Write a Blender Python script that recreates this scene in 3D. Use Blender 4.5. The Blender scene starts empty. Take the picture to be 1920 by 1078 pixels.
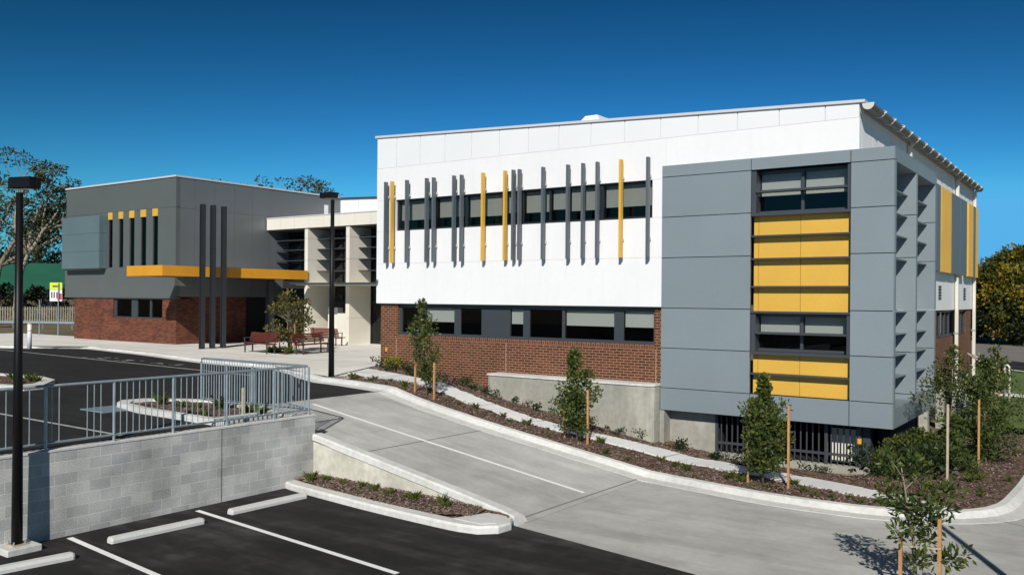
import bpy, math, random
import numpy as np
from mathutils import Vector, Matrix
R = math.radians
random.seed(7)
scn = bpy.context.scene
COL = scn.collection

# ------------------------------------------------------------------ helpers
class MB:
    """collects geometry in world metres; build() links it as ONE mesh object"""
    def __init__(s): s.v=[]; s.f=[]; s.m=[]; s.mi=0
    def add(s, vs, fs):
        b=len(s.v); s.v.extend([tuple(p) for p in vs])
        for f in fs: s.f.append(tuple(b+i for i in f)); s.m.append(s.mi)
        return s
    def box(s,x0,x1,y0,y1,z0,z1):
        return s.add([(x0,y0,z0),(x1,y0,z0),(x1,y1,z0),(x0,y1,z0),(x0,y0,z1),(x1,y0,z1),(x1,y1,z1),(x0,y1,z1)],
            [(0,3,2,1),(4,5,6,7),(0,1,5,4),(1,2,6,5),(2,3,7,6),(3,0,4,7)])
    def obox(s,c,ax,ay,az,hx,hy,hz):
        c=Vector(c);ax=Vector(ax)*hx;ay=Vector(ay)*hy;az=Vector(az)*hz
        P=[c-ax-ay-az,c+ax-ay-az,c+ax+ay-az,c-ax+ay-az,c-ax-ay+az,c+ax-ay+az,c+ax+ay+az,c-ax+ay+az]
        return s.add(P,[(0,3,2,1),(4,5,6,7),(0,1,5,4),(1,2,6,5),(2,3,7,6),(3,0,4,7)])
    def bar(s,a,b,w,h):
        a=Vector(a);b=Vector(b);d=(b-a);L=d.length;d.normalize()
        up=Vector((0,0,1)) if abs(d.z)<.95 else Vector((0,1,0))
        sd=d.cross(up).normalized();u=sd.cross(d)
        return s.obox((a+b)/2,d,sd,u,L/2,w/2,h/2)
    def prism(s,pts,z0,z1):
        n=len(pts)
        zf0=z0 if callable(z0) else (lambda x,y:z0); zf1=z1 if callable(z1) else (lambda x,y:z1)
        V=[(x,y,zf0(x,y)) for x,y in pts]+[(x,y,zf1(x,y)) for x,y in pts]
        F=[tuple(range(n-1,-1,-1)),tuple(range(n,2*n))]+[(i,(i+1)%n,n+(i+1)%n,n+i) for i in range(n)]
        return s.add(V,F)
    def xprism(s,pts,x0,x1):   # pts in (y,z)
        n=len(pts); V=[(x0,y,z) for y,z in pts]+[(x1,y,z) for y,z in pts]
        F=[tuple(range(n)),tuple(range(2*n-1,n-1,-1))]+[((i+1)%n,i,n+i,n+(i+1)%n) for i in range(n)]
        return s.add(V,F)
    def yprism(s,pts,y0,y1):   # pts in (x,z)
        n=len(pts); V=[(x,y0,z) for x,z in pts]+[(x,y1,z) for x,z in pts]
        F=[tuple(range(n)),tuple(range(2*n-1,n-1,-1))]+[((i+1)%n,i,n+i,n+(i+1)%n) for i in range(n)]
        return s.add(V,F)
    def sheet(s,pts,z):
        zf=z if callable(z) else (lambda x,y:z)
        return s.add([(x,y,zf(x,y)) for x,y in pts],[tuple(range(len(pts)))])
    def ribbon(s,A,B,z,sub=1):
        """strip between two polylines of equal length"""
        zf=z if callable(z) else (lambda x,y:z)
        V=[];n=len(A)
        for a,b in zip(A,B):
            for k in range(sub+1):
                t=k/sub;x=a[0]*(1-t)+b[0]*t;y=a[1]*(1-t)+b[1]*t;V.append((x,y,zf(x,y)))
        F=[]
        for i in range(n-1):
            for k in range(sub):
                p=i*(sub+1)+k;F.append((p,p+1,p+sub+2,p+sub+1))
        return s.add(V,F)
    def tube(s,P,r,n=8,cap=True):
        P=[Vector(p) for p in P]; m=len(P)
        rr=r if isinstance(r,(list,tuple)) else [r]*m
        V=[];
        for i,p in enumerate(P):
            d=(P[min(i+1,m-1)]-P[max(i-1,0)]).normalized()
            up=Vector((0,0,1)) if abs(d.z)<.9 else Vector((1,0,0))
            a=d.cross(up).normalized();b=d.cross(a)
            for k in range(n):
                t=2*math.pi*k/n;V.append(p+(a*math.cos(t)+b*math.sin(t))*rr[i])
        F=[(i*n+k,i*n+(k+1)%n,(i+1)*n+(k+1)%n,(i+1)*n+k) for i in range(m-1) for k in range(n)]
        if cap: F+= [tuple(range(n-1,-1,-1)),tuple((m-1)*n+k for k in range(n))]
        return s.add(V,F)
    def build(s,name,mat,parent=None,loc=None,smooth=False,bevel=0):
        if parent is not None: base=Vector(parent.get('_b',(0,0,0)))
        else: base=Vector(loc) if loc is not None else Vector((0,0,0))
        me=bpy.data.meshes.new(name)
        me.from_pydata([tuple(Vector(p)-base) for p in s.v],[],s.f)
        for m in (mat if isinstance(mat,(list,tuple)) else [mat]): me.materials.append(m)
        if any(s.m): me.polygons.foreach_set('material_index',s.m)
        uv=me.uv_layers.new(name='UVMap'); W=s.v
        for p in me.polygons:
            n=p.normal;a=(abs(n.x),abs(n.y),abs(n.z));k=a.index(max(a))
            for li in p.loop_indices:
                q=W[me.loops[li].vertex_index]
                uv.data[li].uv=(q[0],q[1]) if k==2 else ((q[1],q[2]) if k==0 else (q[0],q[2]))
        if smooth: me.polygons.foreach_set('use_smooth',[True]*len(me.polygons))
        me.update()
        o=bpy.data.objects.new(name,me); COL.objects.link(o)
        if parent is not None: o.parent=parent; o['_b']=tuple(base)
        else: o.location=base; o['_b']=tuple(base)
        if bevel:
            b=o.modifiers.new('bevel','BEVEL');b.width=bevel;b.segments=2;b.limit_method='ANGLE'
        return o

def tag(o,label=None,cat=None,group=None,kind=None):
    if label: o['label']=label
    if cat: o['category']=cat
    if group: o['group']=group
    if kind: o['kind']=kind
    return o
def thing(name,label,cat,loc,group=None):
    o=bpy.data.objects.new(name,None);COL.objects.link(o);o.location=loc;o.empty_display_size=.3
    o['_b']=tuple(loc);return tag(o,label,cat,group)
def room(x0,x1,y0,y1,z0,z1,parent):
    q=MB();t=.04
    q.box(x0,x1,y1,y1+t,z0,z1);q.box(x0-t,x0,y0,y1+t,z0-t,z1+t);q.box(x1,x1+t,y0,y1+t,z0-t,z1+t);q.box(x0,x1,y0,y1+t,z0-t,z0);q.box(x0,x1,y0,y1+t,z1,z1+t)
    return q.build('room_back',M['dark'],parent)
def struct(o): o['kind']='structure';return o
def copy_part(src,parent,loc):
    c=src.copy();COL.objects.link(c);c.parent=parent;c.location=loc;return c
def copy_tree(o,loc,rot=0,sc=1,label=None,parent=None):
    c=o.copy();COL.objects.link(c)
    if parent is None:
        c.location=loc;c.rotation_euler=(0,0,rot);c.scale=(sc,sc,sc)
        if label:c['label']=label
    else:c.parent=parent
    for ch in list(o.children): copy_tree(ch,None,parent=c)
    return c

# ------------------------------------------------------------------ materials
def mat(name,col=(.5,.5,.5),rough=.6,metal=0.,spec=.5,noise=None,bump=None,streak=None,island=0.):
    """noise=(scale,amount[,detail]) multiplies the colour; bump=(scale,strength)"""
    m=bpy.data.materials.new(name);m.use_nodes=True;nt=m.node_tree;N=nt.nodes;L=nt.links
    b=N['Principled BSDF'];b.inputs['Base Color'].default_value=(*col,1);b.inputs['Roughness'].default_value=rough
    b.inputs['Metallic'].default_value=metal;b.inputs['Specular IOR Level'].default_value=spec
    tc=N.new('ShaderNodeNewGeometry')
    if noise:
        cur=None
        for (sc,am) in noise:
            t=N.new('ShaderNodeTexNoise');t.inputs['Scale'].default_value=sc;t.inputs['Detail'].default_value=5
            L.new(tc.outputs['Position'],t.inputs['Vector'])
            mr=N.new('ShaderNodeMapRange');mr.inputs[1].default_value=.3;mr.inputs[2].default_value=.7
            mr.inputs[3].default_value=1-am;mr.inputs[4].default_value=1+am
            L.new(t.outputs['Fac'],mr.inputs[0])
            if cur is None:cur=mr.outputs[0]
            else:
                mm=N.new('ShaderNodeMath');mm.operation='MULTIPLY';L.new(cur,mm.inputs[0]);L.new(mr.outputs[0],mm.inputs[1]);cur=mm.outputs[0]
        def times(cur,sock):
            mm=N.new('ShaderNodeMath');mm.operation='MULTIPLY';L.new(cur,mm.inputs[0]);L.new(sock,mm.inputs[1]);return mm.outputs[0]
        for (stv,sc,am,p0,p1) in (streak or ()):     # long marks: noise stretched along the driving direction
            mp=N.new('ShaderNodeMapping');mp.inputs['Scale'].default_value=stv[:3];mp.inputs['Rotation'].default_value=(0,0,stv[3]);L.new(tc.outputs['Position'],mp.inputs[0])
            t=N.new('ShaderNodeTexNoise');t.inputs['Scale'].default_value=sc;t.inputs['Detail'].default_value=6;t.inputs['Roughness'].default_value=.65;L.new(mp.outputs[0],t.inputs['Vector'])
            mr=N.new('ShaderNodeMapRange');mr.inputs[1].default_value=p0;mr.inputs[2].default_value=p1;mr.inputs[3].default_value=1;mr.inputs[4].default_value=1+am
            L.new(t.outputs['Fac'],mr.inputs[0]);cur=times(cur,mr.outputs[0])
        if island:
            mr=N.new('ShaderNodeMapRange');mr.inputs[3].default_value=1-island;mr.inputs[4].default_value=1+island
            L.new(tc.outputs['Random Per Island'],mr.inputs[0]);cur=times(cur,mr.outputs[0])
        vm=N.new('ShaderNodeVectorMath');vm.operation='SCALE';vm.inputs[0].default_value=col
        L.new(cur,vm.inputs['Scale']);L.new(vm.outputs[0],b.inputs['Base Color'])
    if bump:
        t=N.new('ShaderNodeTexNoise');t.inputs['Scale'].default_value=bump[0];t.inputs['Detail'].default_value=6
        L.new(tc.outputs['Position'],t.inputs['Vector'])
        bp=N.new('ShaderNodeBump');bp.inputs['Strength'].default_value=bump[1];bp.inputs['Distance'].default_value=.02
        L.new(t.outputs['Fac'],bp.inputs['Height']);L.new(bp.outputs[0],b.inputs['Normal'])
    return m
def brickmat(name,c1,c2,mortar,bw,rh,ms,rot=False,rough=.85,stain=.12):
    m=bpy.data.materials.new(name);m.use_nodes=True;nt=m.node_tree;N=nt.nodes;L=nt.links
    b=N['Principled BSDF'];b.inputs['Roughness'].default_value=rough;b.inputs['Specular IOR Level'].default_value=.25
    uv=N.new('ShaderNodeUVMap');uv.uv_map='UVMap'
    t=N.new('ShaderNodeTexBrick');t.inputs['Scale'].default_value=1;t.inputs['Brick Width'].default_value=bw
    t.inputs['Row Height'].default_value=rh;t.inputs['Mortar Size'].default_value=ms;t.inputs['Mortar Smooth'].default_value=.2
    t.inputs['Color1'].default_value=(*c1,1);t.inputs['Color2'].default_value=(*c2,1);t.inputs['Mortar'].default_value=(*mortar,1)
    t.inputs['Bias'].default_value=0
    src=uv.outputs[0]
    if rot:
        mp=N.new('ShaderNodeMapping');mp.inputs['Rotation'].default_value=(0,0,R(90));L.new(src,mp.inputs[0]);src=mp.outputs[0]
    L.new(src,t.inputs['Vector'])
    g=N.new('ShaderNodeNewGeometry');n=N.new('ShaderNodeTexNoise');n.inputs['Scale'].default_value=1.3;n.inputs['Detail'].default_value=7
    L.new(g.outputs['Position'],n.inputs['Vector'])
    n2=N.new('ShaderNodeTexNoise');n2.inputs['Scale'].default_value=55;n2.inputs['Detail'].default_value=3
    L.new(g.outputs['Position'],n2.inputs['Vector'])
    ad=N.new('ShaderNodeMath');ad.operation='ADD';L.new(n.outputs['Fac'],ad.inputs[0]);L.new(n2.outputs['Fac'],ad.inputs[1])
    mr=N.new('ShaderNodeMapRange');mr.inputs[1].default_value=.7;mr.inputs[2].default_value=1.3;mr.inputs[3].default_value=1-stain;mr.inputs[4].default_value=1+stain
    L.new(ad.outputs[0],mr.inputs[0])
    vm=N.new('ShaderNodeVectorMath');vm.operation='SCALE';L.new(t.outputs['Color'],vm.inputs[0]);L.new(mr.outputs[0],vm.inputs['Scale'])
    L.new(vm.outputs[0],b.inputs['Base Color'])
    bp=N.new('ShaderNodeBump');bp.inputs['Strength'].default_value=.5;bp.inputs['Distance'].default_value=.008;bp.invert=True
    L.new(t.outputs['Fac'],bp.inputs['Height']);L.new(bp.outputs[0],b.inputs['Normal'])
    return m
def glassmat(name,tint=(.55,.6,.62)):
    m=bpy.data.materials.new(name);m.use_nodes=True;nt=m.node_tree;N=nt.nodes;L=nt.links
    N.remove(N['Principled BSDF']);o=N['Material Output']
    tr=N.new('ShaderNodeBsdfTransparent');tr.inputs[0].default_value=(*tint,1)
    gl=N.new('ShaderNodeBsdfGlossy');gl.inputs['Roughness'].default_value=.015
    fr=N.new('ShaderNodeFresnel');fr.inputs['IOR'].default_value=1.28
    mx=N.new('ShaderNodeMixShader');L.new(fr.outputs[0],mx.inputs[0]);L.new(tr.outputs[0],mx.inputs[1]);L.new(gl.outputs[0],mx.inputs[2])
    L.new(mx.outputs[0],o.inputs['Surface']);return m
def leafmat(name,ca,cb,trans=.35,rough=.5):
    m=bpy.data.materials.new(name);m.use_nodes=True;nt=m.node_tree;N=nt.nodes;L=nt.links
    b=N['Principled BSDF'];o=N['Material Output'];b.inputs['Roughness'].default_value=rough;b.inputs['Specular IOR Level'].default_value=.4
    g=N.new('ShaderNodeNewGeometry');mx=N.new('ShaderNodeMix');mx.data_type='RGBA'
    mx.inputs['A'].default_value=(*ca,1);mx.inputs['B'].default_value=(*cb,1);L.new(g.outputs['Random Per Island'],mx.inputs['Factor'])
    L.new(mx.outputs['Result'],b.inputs['Base Color'])
    t=N.new('ShaderNodeBsdfTranslucent');L.new(mx.outputs['Result'],t.inputs['Color'])
    ms=N.new('ShaderNodeMixShader');ms.inputs[0].default_value=trans;L.new(b.outputs[0],ms.inputs[1]);L.new(t.outputs[0],ms.inputs[2])
    L.new(ms.outputs[0],o.inputs['Surface']);return m

M={}
M['white']=mat('white_render',(.77,.77,.77),.55,noise=[(.5,.02),(6,.01)],streak=[((3,3,.25,0.),1.2,-.045,.5,.75)],island=.012)
M['white_panel']=mat('white_panel',(.74,.745,.75),.5,noise=[(.5,.02)])
M['trim']=mat('pale_trim',(.55,.55,.56),.45)
M['cream']=mat('cream_panel',(.70,.665,.57),.55,noise=[(.8,.03)])
M['cream_pipe']=mat('cream_pipe',(.64,.60,.52),.4)
M['gutter']=mat('shaded_gutter_metal',(.17,.16,.14),.5,.2)  # gutter toned darker, its shadow put into the base colour
M['strap']=mat('gutter_strap_metal',(.58,.57,.52),.4)
M['gray']=mat('grey_panel',(.195,.236,.258),.5,noise=[(.7,.04),(22,.04)],island=.035)
M['gray_gloss']=mat('grey_metallic_panel',(.15,.163,.17),.36,.2,noise=[(.4,.05)])
M['gray_dull']=mat('grey_board',(.092,.105,.104),.6,noise=[(.8,.04)])
M['screen_blue']=mat('perforated_screen',(.10,.15,.165),.55,noise=[(.7,.05)])
M['joint']=mat('dark_joint',(.035,.037,.04),.8)
M['charcoal']=mat('charcoal_metal',(.060,.066,.076),.4,.2)
M['fin']=mat('grey_fin_metal',(.105,.12,.135),.42,.1,noise=[(2,.04)])
M['frame']=mat('window_frame',(.020,.022,.027),.4,.2)
M['framegray']=mat('grey_window_panel',(.042,.049,.056),.45)
M['yellow']=mat('yellow_panel',(.63,.37,.052),.5,noise=[(.9,.04),(20,.03)],island=.03)
M['orange']=mat('orange_fascia',(.66,.30,.022),.5,noise=[(.9,.04)])
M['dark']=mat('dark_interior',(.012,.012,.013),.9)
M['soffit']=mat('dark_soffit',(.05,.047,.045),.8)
M['blind']=mat('roller_blind',(.38,.37,.33),.8)
M['blind_pale']=mat('pale_roller_blind',(.56,.555,.51),.8)  # paler blind tone for the lower, bay and base windows
M['glass']=glassmat('window_glass',(.82,.84,.84))
M['brick']=brickmat('red_brick',(.128,.043,.023),(.064,.024,.016),(.33,.205,.12),.25,.086,.0095)
M['brick_l']=brickmat('mottled_brick',(.17,.055,.030),(.075,.027,.018),(.14,.075,.052),.25,.086,.005,stain=.3)
M['soldier']=brickmat('soldier_brick',(.165,.055,.028),(.095,.034,.022),(.31,.20,.13),.25,.086,.007,rot=True)
M['block']=brickmat('concrete_block',(.50,.495,.475),(.37,.375,.37),(.58,.57,.52),.405,.2,.0065,stain=.42)
M['bagged']=mat('bagged_concrete',(.30,.295,.25),.85,noise=[(.9,.15),(7,.10)],bump=(25,.3),streak=[((2.2,2.2,.35,0.),1.0,.35,.5,.75)])
M['conc']=mat('ramp_concrete',(.445,.443,.418),.8,noise=[(.3,.15),(1.7,.10),(9,.05),(70,.05)],bump=(60,.12),streak=[((.22,1.3,1,0.),1.1,-.22,.52,.72),((.3,1.6,1,.05),.6,.22,.5,.75)])
M['plaza']=mat('plaza_concrete',(.77,.745,.69),.8,noise=[(.25,.06),(2,.05)],bump=(60,.1))
M['kerb']=mat('kerb_concrete',(.61,.605,.575),.8,noise=[(1.1,.11),(9,.10),(50,.06)],bump=(50,.15))
M['path']=mat('path_concrete',(.68,.68,.67),.8,noise=[(.8,.08),(8,.06)],bump=(60,.1))
M['sidewall']=mat('ramp_side_concrete',(.55,.53,.45),.85,noise=[(1.6,.18),(7,.12)],bump=(30,.3))
M['asphalt']=mat('dark_asphalt',(.0125,.0119,.0112),.9,0,.3,noise=[(.5,.3),(3.5,.25),(70,.35),(220,.35)],bump=(180,.5),streak=[((.25,1.6,1,1.67),1.2,2.6,.45,.75),((1,1,1,0),.8,1.8,.5,.8)])
M['asphalt_u']=mat('asphalt_upper',(.0170,.0163,.0163),.9,0,.3,noise=[(.4,.22),(3,.2),(60,.3)],bump=(150,.4),streak=[((.25,1.6,1,.0),.8,.9,.52,.8)])
M['road']=mat('street_paving',(.20,.185,.17),.85,noise=[(.3,.08),(20,.1)])
M['paint']=mat('line_paint',(.86,.86,.84),.75,noise=[(3,.06),(30,.10)])
M['paint_worn']=mat('worn_line_paint',(.40,.40,.39),.8,noise=[(5,.25),(30,.3)])
M['stop']=mat('wheel_stop_concrete',(.60,.60,.57),.75,noise=[(4,.05),(25,.06)],bump=(40,.1))
M['galv']=mat('galvanised_steel',(.40,.48,.53),.38,.55,noise=[(6,.12)])
M['black']=mat('black_paint',(.006,.006,.007),.45,0,.25)
M['lens']=mat('lamp_lens',(.05,.05,.055),.2)
M['wood']=mat('timber_stake',(.45,.235,.09),.75,noise=[(4,.12),(30,.15)])
M['wood_gray']=mat('weathered_stake',(.42,.36,.25),.8,noise=[(9,.15)])
M['bench']=mat('red_brown_slats',(.125,.020,.012),.5,noise=[(6,.15)])
M['bark']=mat('bark',(.21,.17,.125),.9,noise=[(6,.3),(40,.2)],bump=(30,.4))
M['bark_pale']=mat('pale_bark',(.28,.24,.185),.85,noise=[(3,.35),(20,.2)])
M['grass']=mat('lawn_grass',(.095,.14,.03),.9,noise=[(.5,.2),(8,.3),(60,.3)],bump=(90,.8))
M['earth']=mat('dry_grass_ground',(.14,.11,.062),.95,noise=[(.2,.25),(4,.25),(30,.2)],bump=(40,.5))
M['greenroof']=mat('green_metal_roof',(.018,.10,.062),.5,noise=[(.5,.08)])
M['hill']=mat('forest_hill',(.022,.034,.02),.95,noise=[(.02,.3),(.15,.4)],bump=(.2,1))
M['fence']=mat('pale_fence_boards',(.40,.37,.28),.8,noise=[(1,.15),(9,.2)])
M['signyel']=mat('sign_yellow_green',(.62,.72,.02),.5)
M['signwhite']=mat('sign_white',(.75,.75,.75),.5)
M['signred']=mat('sign_red',(.55,.05,.06),.5)
M['amber']=mat('sign_amber',(.70,.36,.02),.5)
M['rock']=mat('pale_rock',(.48,.40,.28),.9,noise=[(1,.2)])
def mulchmat():
    m=bpy.data.materials.new('bark_mulch');m.use_nodes=True;nt=m.node_tree;N=nt.nodes;L=nt.links
    b=N['Principled BSDF'];b.inputs['Roughness'].default_value=.95;b.inputs['Specular IOR Level'].default_value=.1
    g=N.new('ShaderNodeNewGeometry')
    v=N.new('ShaderNodeTexVoronoi');v.inputs['Scale'].default_value=26;L.new(g.outputs['Position'],v.inputs['Vector'])
    r=N.new('ShaderNodeValToRGB');e=r.color_ramp.elements
    e[0].position=0;e[0].color=(.045,.028,.02,1);e[1].position=1;e[1].color=(.34,.25,.20,1)
    k=e.new(.55);k.color=(.13,.083,.062,1);k=e.new(.85);k.color=(.20,.14,.105,1)
    sp=N.new('ShaderNodeSeparateColor');L.new(v.outputs['Color'],sp.inputs[0]);L.new(sp.outputs[0],r.inputs[0]);L.new(r.outputs[0],b.inputs['Base Color'])
    bp=N.new('ShaderNodeBump');bp.inputs['Strength'].default_value=1;bp.inputs['Distance'].default_value=.03
    L.new(sp.outputs[1],bp.inputs['Height']);L.new(bp.outputs[0],b.inputs['Normal']);return m
M['mulch']=mulchmat()
M['chip']=leafmat('mulch_chips',(.07,.045,.035),(.34,.25,.20),0,.9)
M['leaf_y']=leafmat('young_tree_leaves',(.024,.052,.013),(.115,.15,.03))
M['leaf_tip']=leafmat('new_shoot_leaves',(.085,.105,.018),(.16,.16,.03))
M['leaf_d']=leafmat('shrub_leaves',(.010,.022,.008),(.035,.058,.014))
M['leaf_gum']=leafmat('gum_leaves',(.03,.045,.018),(.115,.12,.04))
M['leaf_gold']=leafmat('golden_leaves',(.23,.175,.012),(.40,.28,.025))
M['leaf_bg']=leafmat('far_green_leaves',(.04,.055,.013),(.115,.13,.026))
M['leaf_dark']=leafmat('dark_tree_leaves',(.008,.014,.006),(.026,.036,.012))
M['leaf_lime']=leafmat('lime_leaves',(.15,.18,.012),(.27,.26,.02))
M['blade']=leafmat('grass_blades',(.04,.075,.015),(.15,.17,.03))
M['leaf_mag']=leafmat('magnolia_leaves',(.04,.06,.015),(.12,.12,.03))
M['leaf_rust']=leafmat('rusty_leaves',(.22,.15,.05),(.34,.24,.09))

# ------------------------------------------------------------------ terrain
def G(x,y=0): return max(-1.5,min(-.08,-.08-.163*(x+17.8)))      # ramp surface
def sst(a,b,t): t=max(0,min(1,(t-a)/(b-a)));return t*t*(3-2*t)
def BED(x,y):                                                     # planted strip beside the building
    base=G(x)+.1
    if x<-17.8: base=.02
    drop=.62*sst(-21.5,-16.5,x)*sst(20.8,23.9,y)
    if x>-6: drop*=1-sst(-6,-4,x)
    return base-drop

# ground sheet down to the horizon
xs=[-1500,-400,-200,-100,-60,-40,-30,-22,-18.5,-17.8,-15.25,-15.12,-12,-9,-6,-3,0,6,12,40,120,400,1500]
ys=[-300,-60,-20,-5,5,13.25,13.5,18,24,30,46,52,60,80,120,200,400,800,1600]
def GH(x,y):
    if y<13.3: z=-.3 if x<=-15.2 else -1.75
    elif y<=47: z=-.3 if x<-17.8 else (G(x)-.85)
    else: z=-.3-1.5*sst(-34,-16,x)
    return z
g=MB();nx=len(xs)
g.add([(x,y,GH(x,y)) for y in ys for x in xs],[(j*nx+i,j*nx+i+1,(j+1)*nx+i+1,(j+1)*nx+i) for j in range(len(ys)-1) for i in range(nx-1)])
struct(g.build('ground',M['earth']))

# lower car park + concrete drive
struct(MB().sheet([(-15.05,-12),(7,-12),(7,10.2),(-5.29,12.43),(-9.2,13.12),(-9.3,12.3),(-15.05,12.7)],-1.5).build('lower_car_park',M['asphalt']))
d=MB()
L0=[];L1=[]
xr=[-17.8,-16.8,-15.8,-14.9,-13.8,-12.8,-11.8,-10.8,-9.8,-9.11]
kin=[(-24.2,20.75),(-22.9,20.0),(-21.4,19.32),(-20.0,19.1),(-18.45,18.72),(-16.5,18.26),(-14.7,18.12),(-13.1,18.1),(-11.3,18.16),(-9.2,18.2),(-7.8,17.95),(-6.4,17.68),(-5.2,17.62),(-3.96,17.72),(-2.9,18.15),(-2.1,18.85),(-1.68,19.8),(-1.55,21.5),(-1.5,24),(-1.5,31.5)]
def poly_y(P,x):
    for a,b in zip(P,P[1:]):
        if a[0]<=x<=b[0]: return a[1]+(b[1]-a[1])*(x-a[0])/max(1e-6,b[0]-a[0])
    return P[-1][1]
A=[(x,13.42) for x in xr];B=[(x,poly_y(kin,x)+.2) for x in xr]
d.ribbon(A,B,lambda x,y:G(x))
xr2=[-9.11,-7.8,-6.4,-5.2,-3.96,-2.9,-2.1]
lo=[(-9.11,13.1),(-7.8,12.87),(-6.4,12.63),(-5.2,12.41),(-3.96,12.19),(-2.9,12.0),(-2.1,11.85)]
d.ribbon(lo,[(x,poly_y(kin,x)+.25) for x in xr2],-1.5)
d.sheet([(-2.1,11.85),(7,10.2),(14,9),(14,40),(-1.3,40),(-1.3,31.6),(-1.3,24),(-1.4,21),(-1.55,19.6),(-2.1,19.1)],-1.5)
struct(d.build('concrete_driveway',M['conc']))
j=MB()
for x0,ya,yb in((-13.72,13.5,18.1),(-9.3,13.3,18.2)): j.ribbon([(x0-.018,ya),(x0+.05,yb)],[(x0+.018,ya),(x0+.086,yb)],lambda x,y:G(x)+.004)
j.sheet([(-1.95,18.95),(-1.0,18.5),(1.5,17.0),(1.5,16.97),(-1.0,18.47),(-1.97,18.93)],-1.496)
struct(j.build('driveway_joint',mat('joint_sealant',(.19,.19,.18),.9)))
# upper car park
struct(MB().sheet([(-17.8,13.3),(-17.8,18.9),(-20,19.3),(-21.4,19.6),(-23,20.3),(-26.9,21.8),(-30.7,22),(-37,23.3),(-43.5,24.1),(-47,21.6),(-60,12),(-60,-30),(-15.2,-30),(-15.2,13.3)],-.08).build('upper_car_park',M['asphalt_u']))
# plaza
struct(MB().sheet(
  [(-20.4,19.75),(-22.2,20.3),(-24.4,21.1),(-26.9,22.1),(-30.7,22.2),(-37,23.4),(-43.4,24.2),(-46.9,21.7),(-52,21.5),(-62,22.5),(-62,29.4),(-52.3,29.4),(-52.3,40),(-23.1,40),(-23.1,24.2),(-22.3,23.1),(-21.6,21.6)],.03).build('plaza',M['plaza']))
pj=MB()
for k in range(9):
    x=-50+k*3.2; pj.sheet([(x,23.2),(x+.025,23.2),(x+.025,35 if x>-41.8 else 28),(x,35 if x>-41.8 else 28)],.034)
for y in(25.1,27.6,30.2): pj.sheet([(-52 if y<28 else -41.8,y),(-23.2,y),(-23.2,y+.03),(-52 if y<28 else -41.8,y+.03)],.0345)
struct(pj.build('plaza_joint',mat('saw_cut',(.25,.24,.22),.9)))

# kerbs: swept profile
def sweep(mb,P,prof,zf,flip=1):
    n=len(P);V=[];m=len(prof)
    for i,p in enumerate(P):
        a=Vector(P[max(i-1,0)]);b=Vector(P[min(i+1,n-1)]);t=(b-a).normalized();nrm=Vector((-t.y,t.x))*flip
        for (o,h) in prof:
            V.append((p[0]+nrm.x*o,p[1]+nrm.y*o,zf(p[0],p[1])+h))
    F=[]
    for i in range(n-1):
        for k in range(m-1):
            q=(i*m+k,(i+1)*m+k,(i+1)*m+k+1,i*m+k+1); F.append(q if flip>0 else q[::-1])
    F+=[tuple(range(m)),tuple(range((n-1)*m+m-1,(n-1)*m-1,-1))]
    return mb.add(V,F)
def dens(P,step=.4):
    # Catmull-Rom resample
    out=[];n=len(P)
    for i in range(n-1):
        p0=Vector(P[max(i-1,0)]);p1=Vector(P[i]);p2=Vector(P[i+1]);p3=Vector(P[min(i+2,n-1)])
        k=max(1,int((p2-p1).length/step))
        for s_ in range(k):
            t=s_/k
            q=.5*((2*p1)+(-p0+p2)*t+(2*p0-5*p1+4*p2-p3)*t*t+(-p0+3*p1-3*p2+p3)*t**3);out.append((q.x,q.y))
    out.append(tuple(P[-1]));return out
gut=[(-.12,-.02),(-.12,.008),(.22,.012),(.36,.115),(.50,.125),(.52,-.3)]
o=sweep(MB(),dens(kin[2:]),gut,lambda x,y:G(x)).build('driveway_kerb',M['kerb'],smooth=False);struct(o)
pk=[(-62,22.2),(-52,21.2),(-46.9,21.4),(-45.2,22.9),(-43.5,23.85),(-40,23.5),(-37,23.1),(-30.7,21.9),(-26.9,21.8),(-24.2,20.8),(-22.9,20.05),(-21.5,19.4)]
o=sweep(MB(),dens(pk),[(-.12,-.02),(-.12,.006),(.2,.01),(.3,.10),(.42,.118),(.44,-.3)],lambda x,y:-.08).build('plaza_kerb',M['kerb']);struct(o)
# path
plo=[(-22.0,21.3),(-20.9,21.25),(-19,20.55),(-17.5,20.15),(-16.3,19.97),(-15.1,19.75),(-14.05,19.6),(-13.1,19.6),(-12.25,19.75),(-11.4,19.95),(-9.9,20.15),(-8.47,20.12),(-6.58,19.63),(-4.9,19.2),(-4.0,18.85),(-3.2,18.35)]
pup=[(-22.4,23.1),(-20.9,22.45),(-19,21.65),(-17.6,21.15),(-16.2,20.78),(-15.0,20.45),(-13.9,20.3),(-12.95,20.3),(-12.1,20.45),(-11.2,20.72),(-9.8,21.0),(-8.3,20.9),(-6.3,20.35),(-4.6,19.85),(-3.5,19.4),(-2.6,18.75)]
def PZ(x,y): return G(x)+.125 if x>-17.8 else (.03+.015*sst(-17.8,-21,x))
pa=dens(plo,.35);pb=[]
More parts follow.
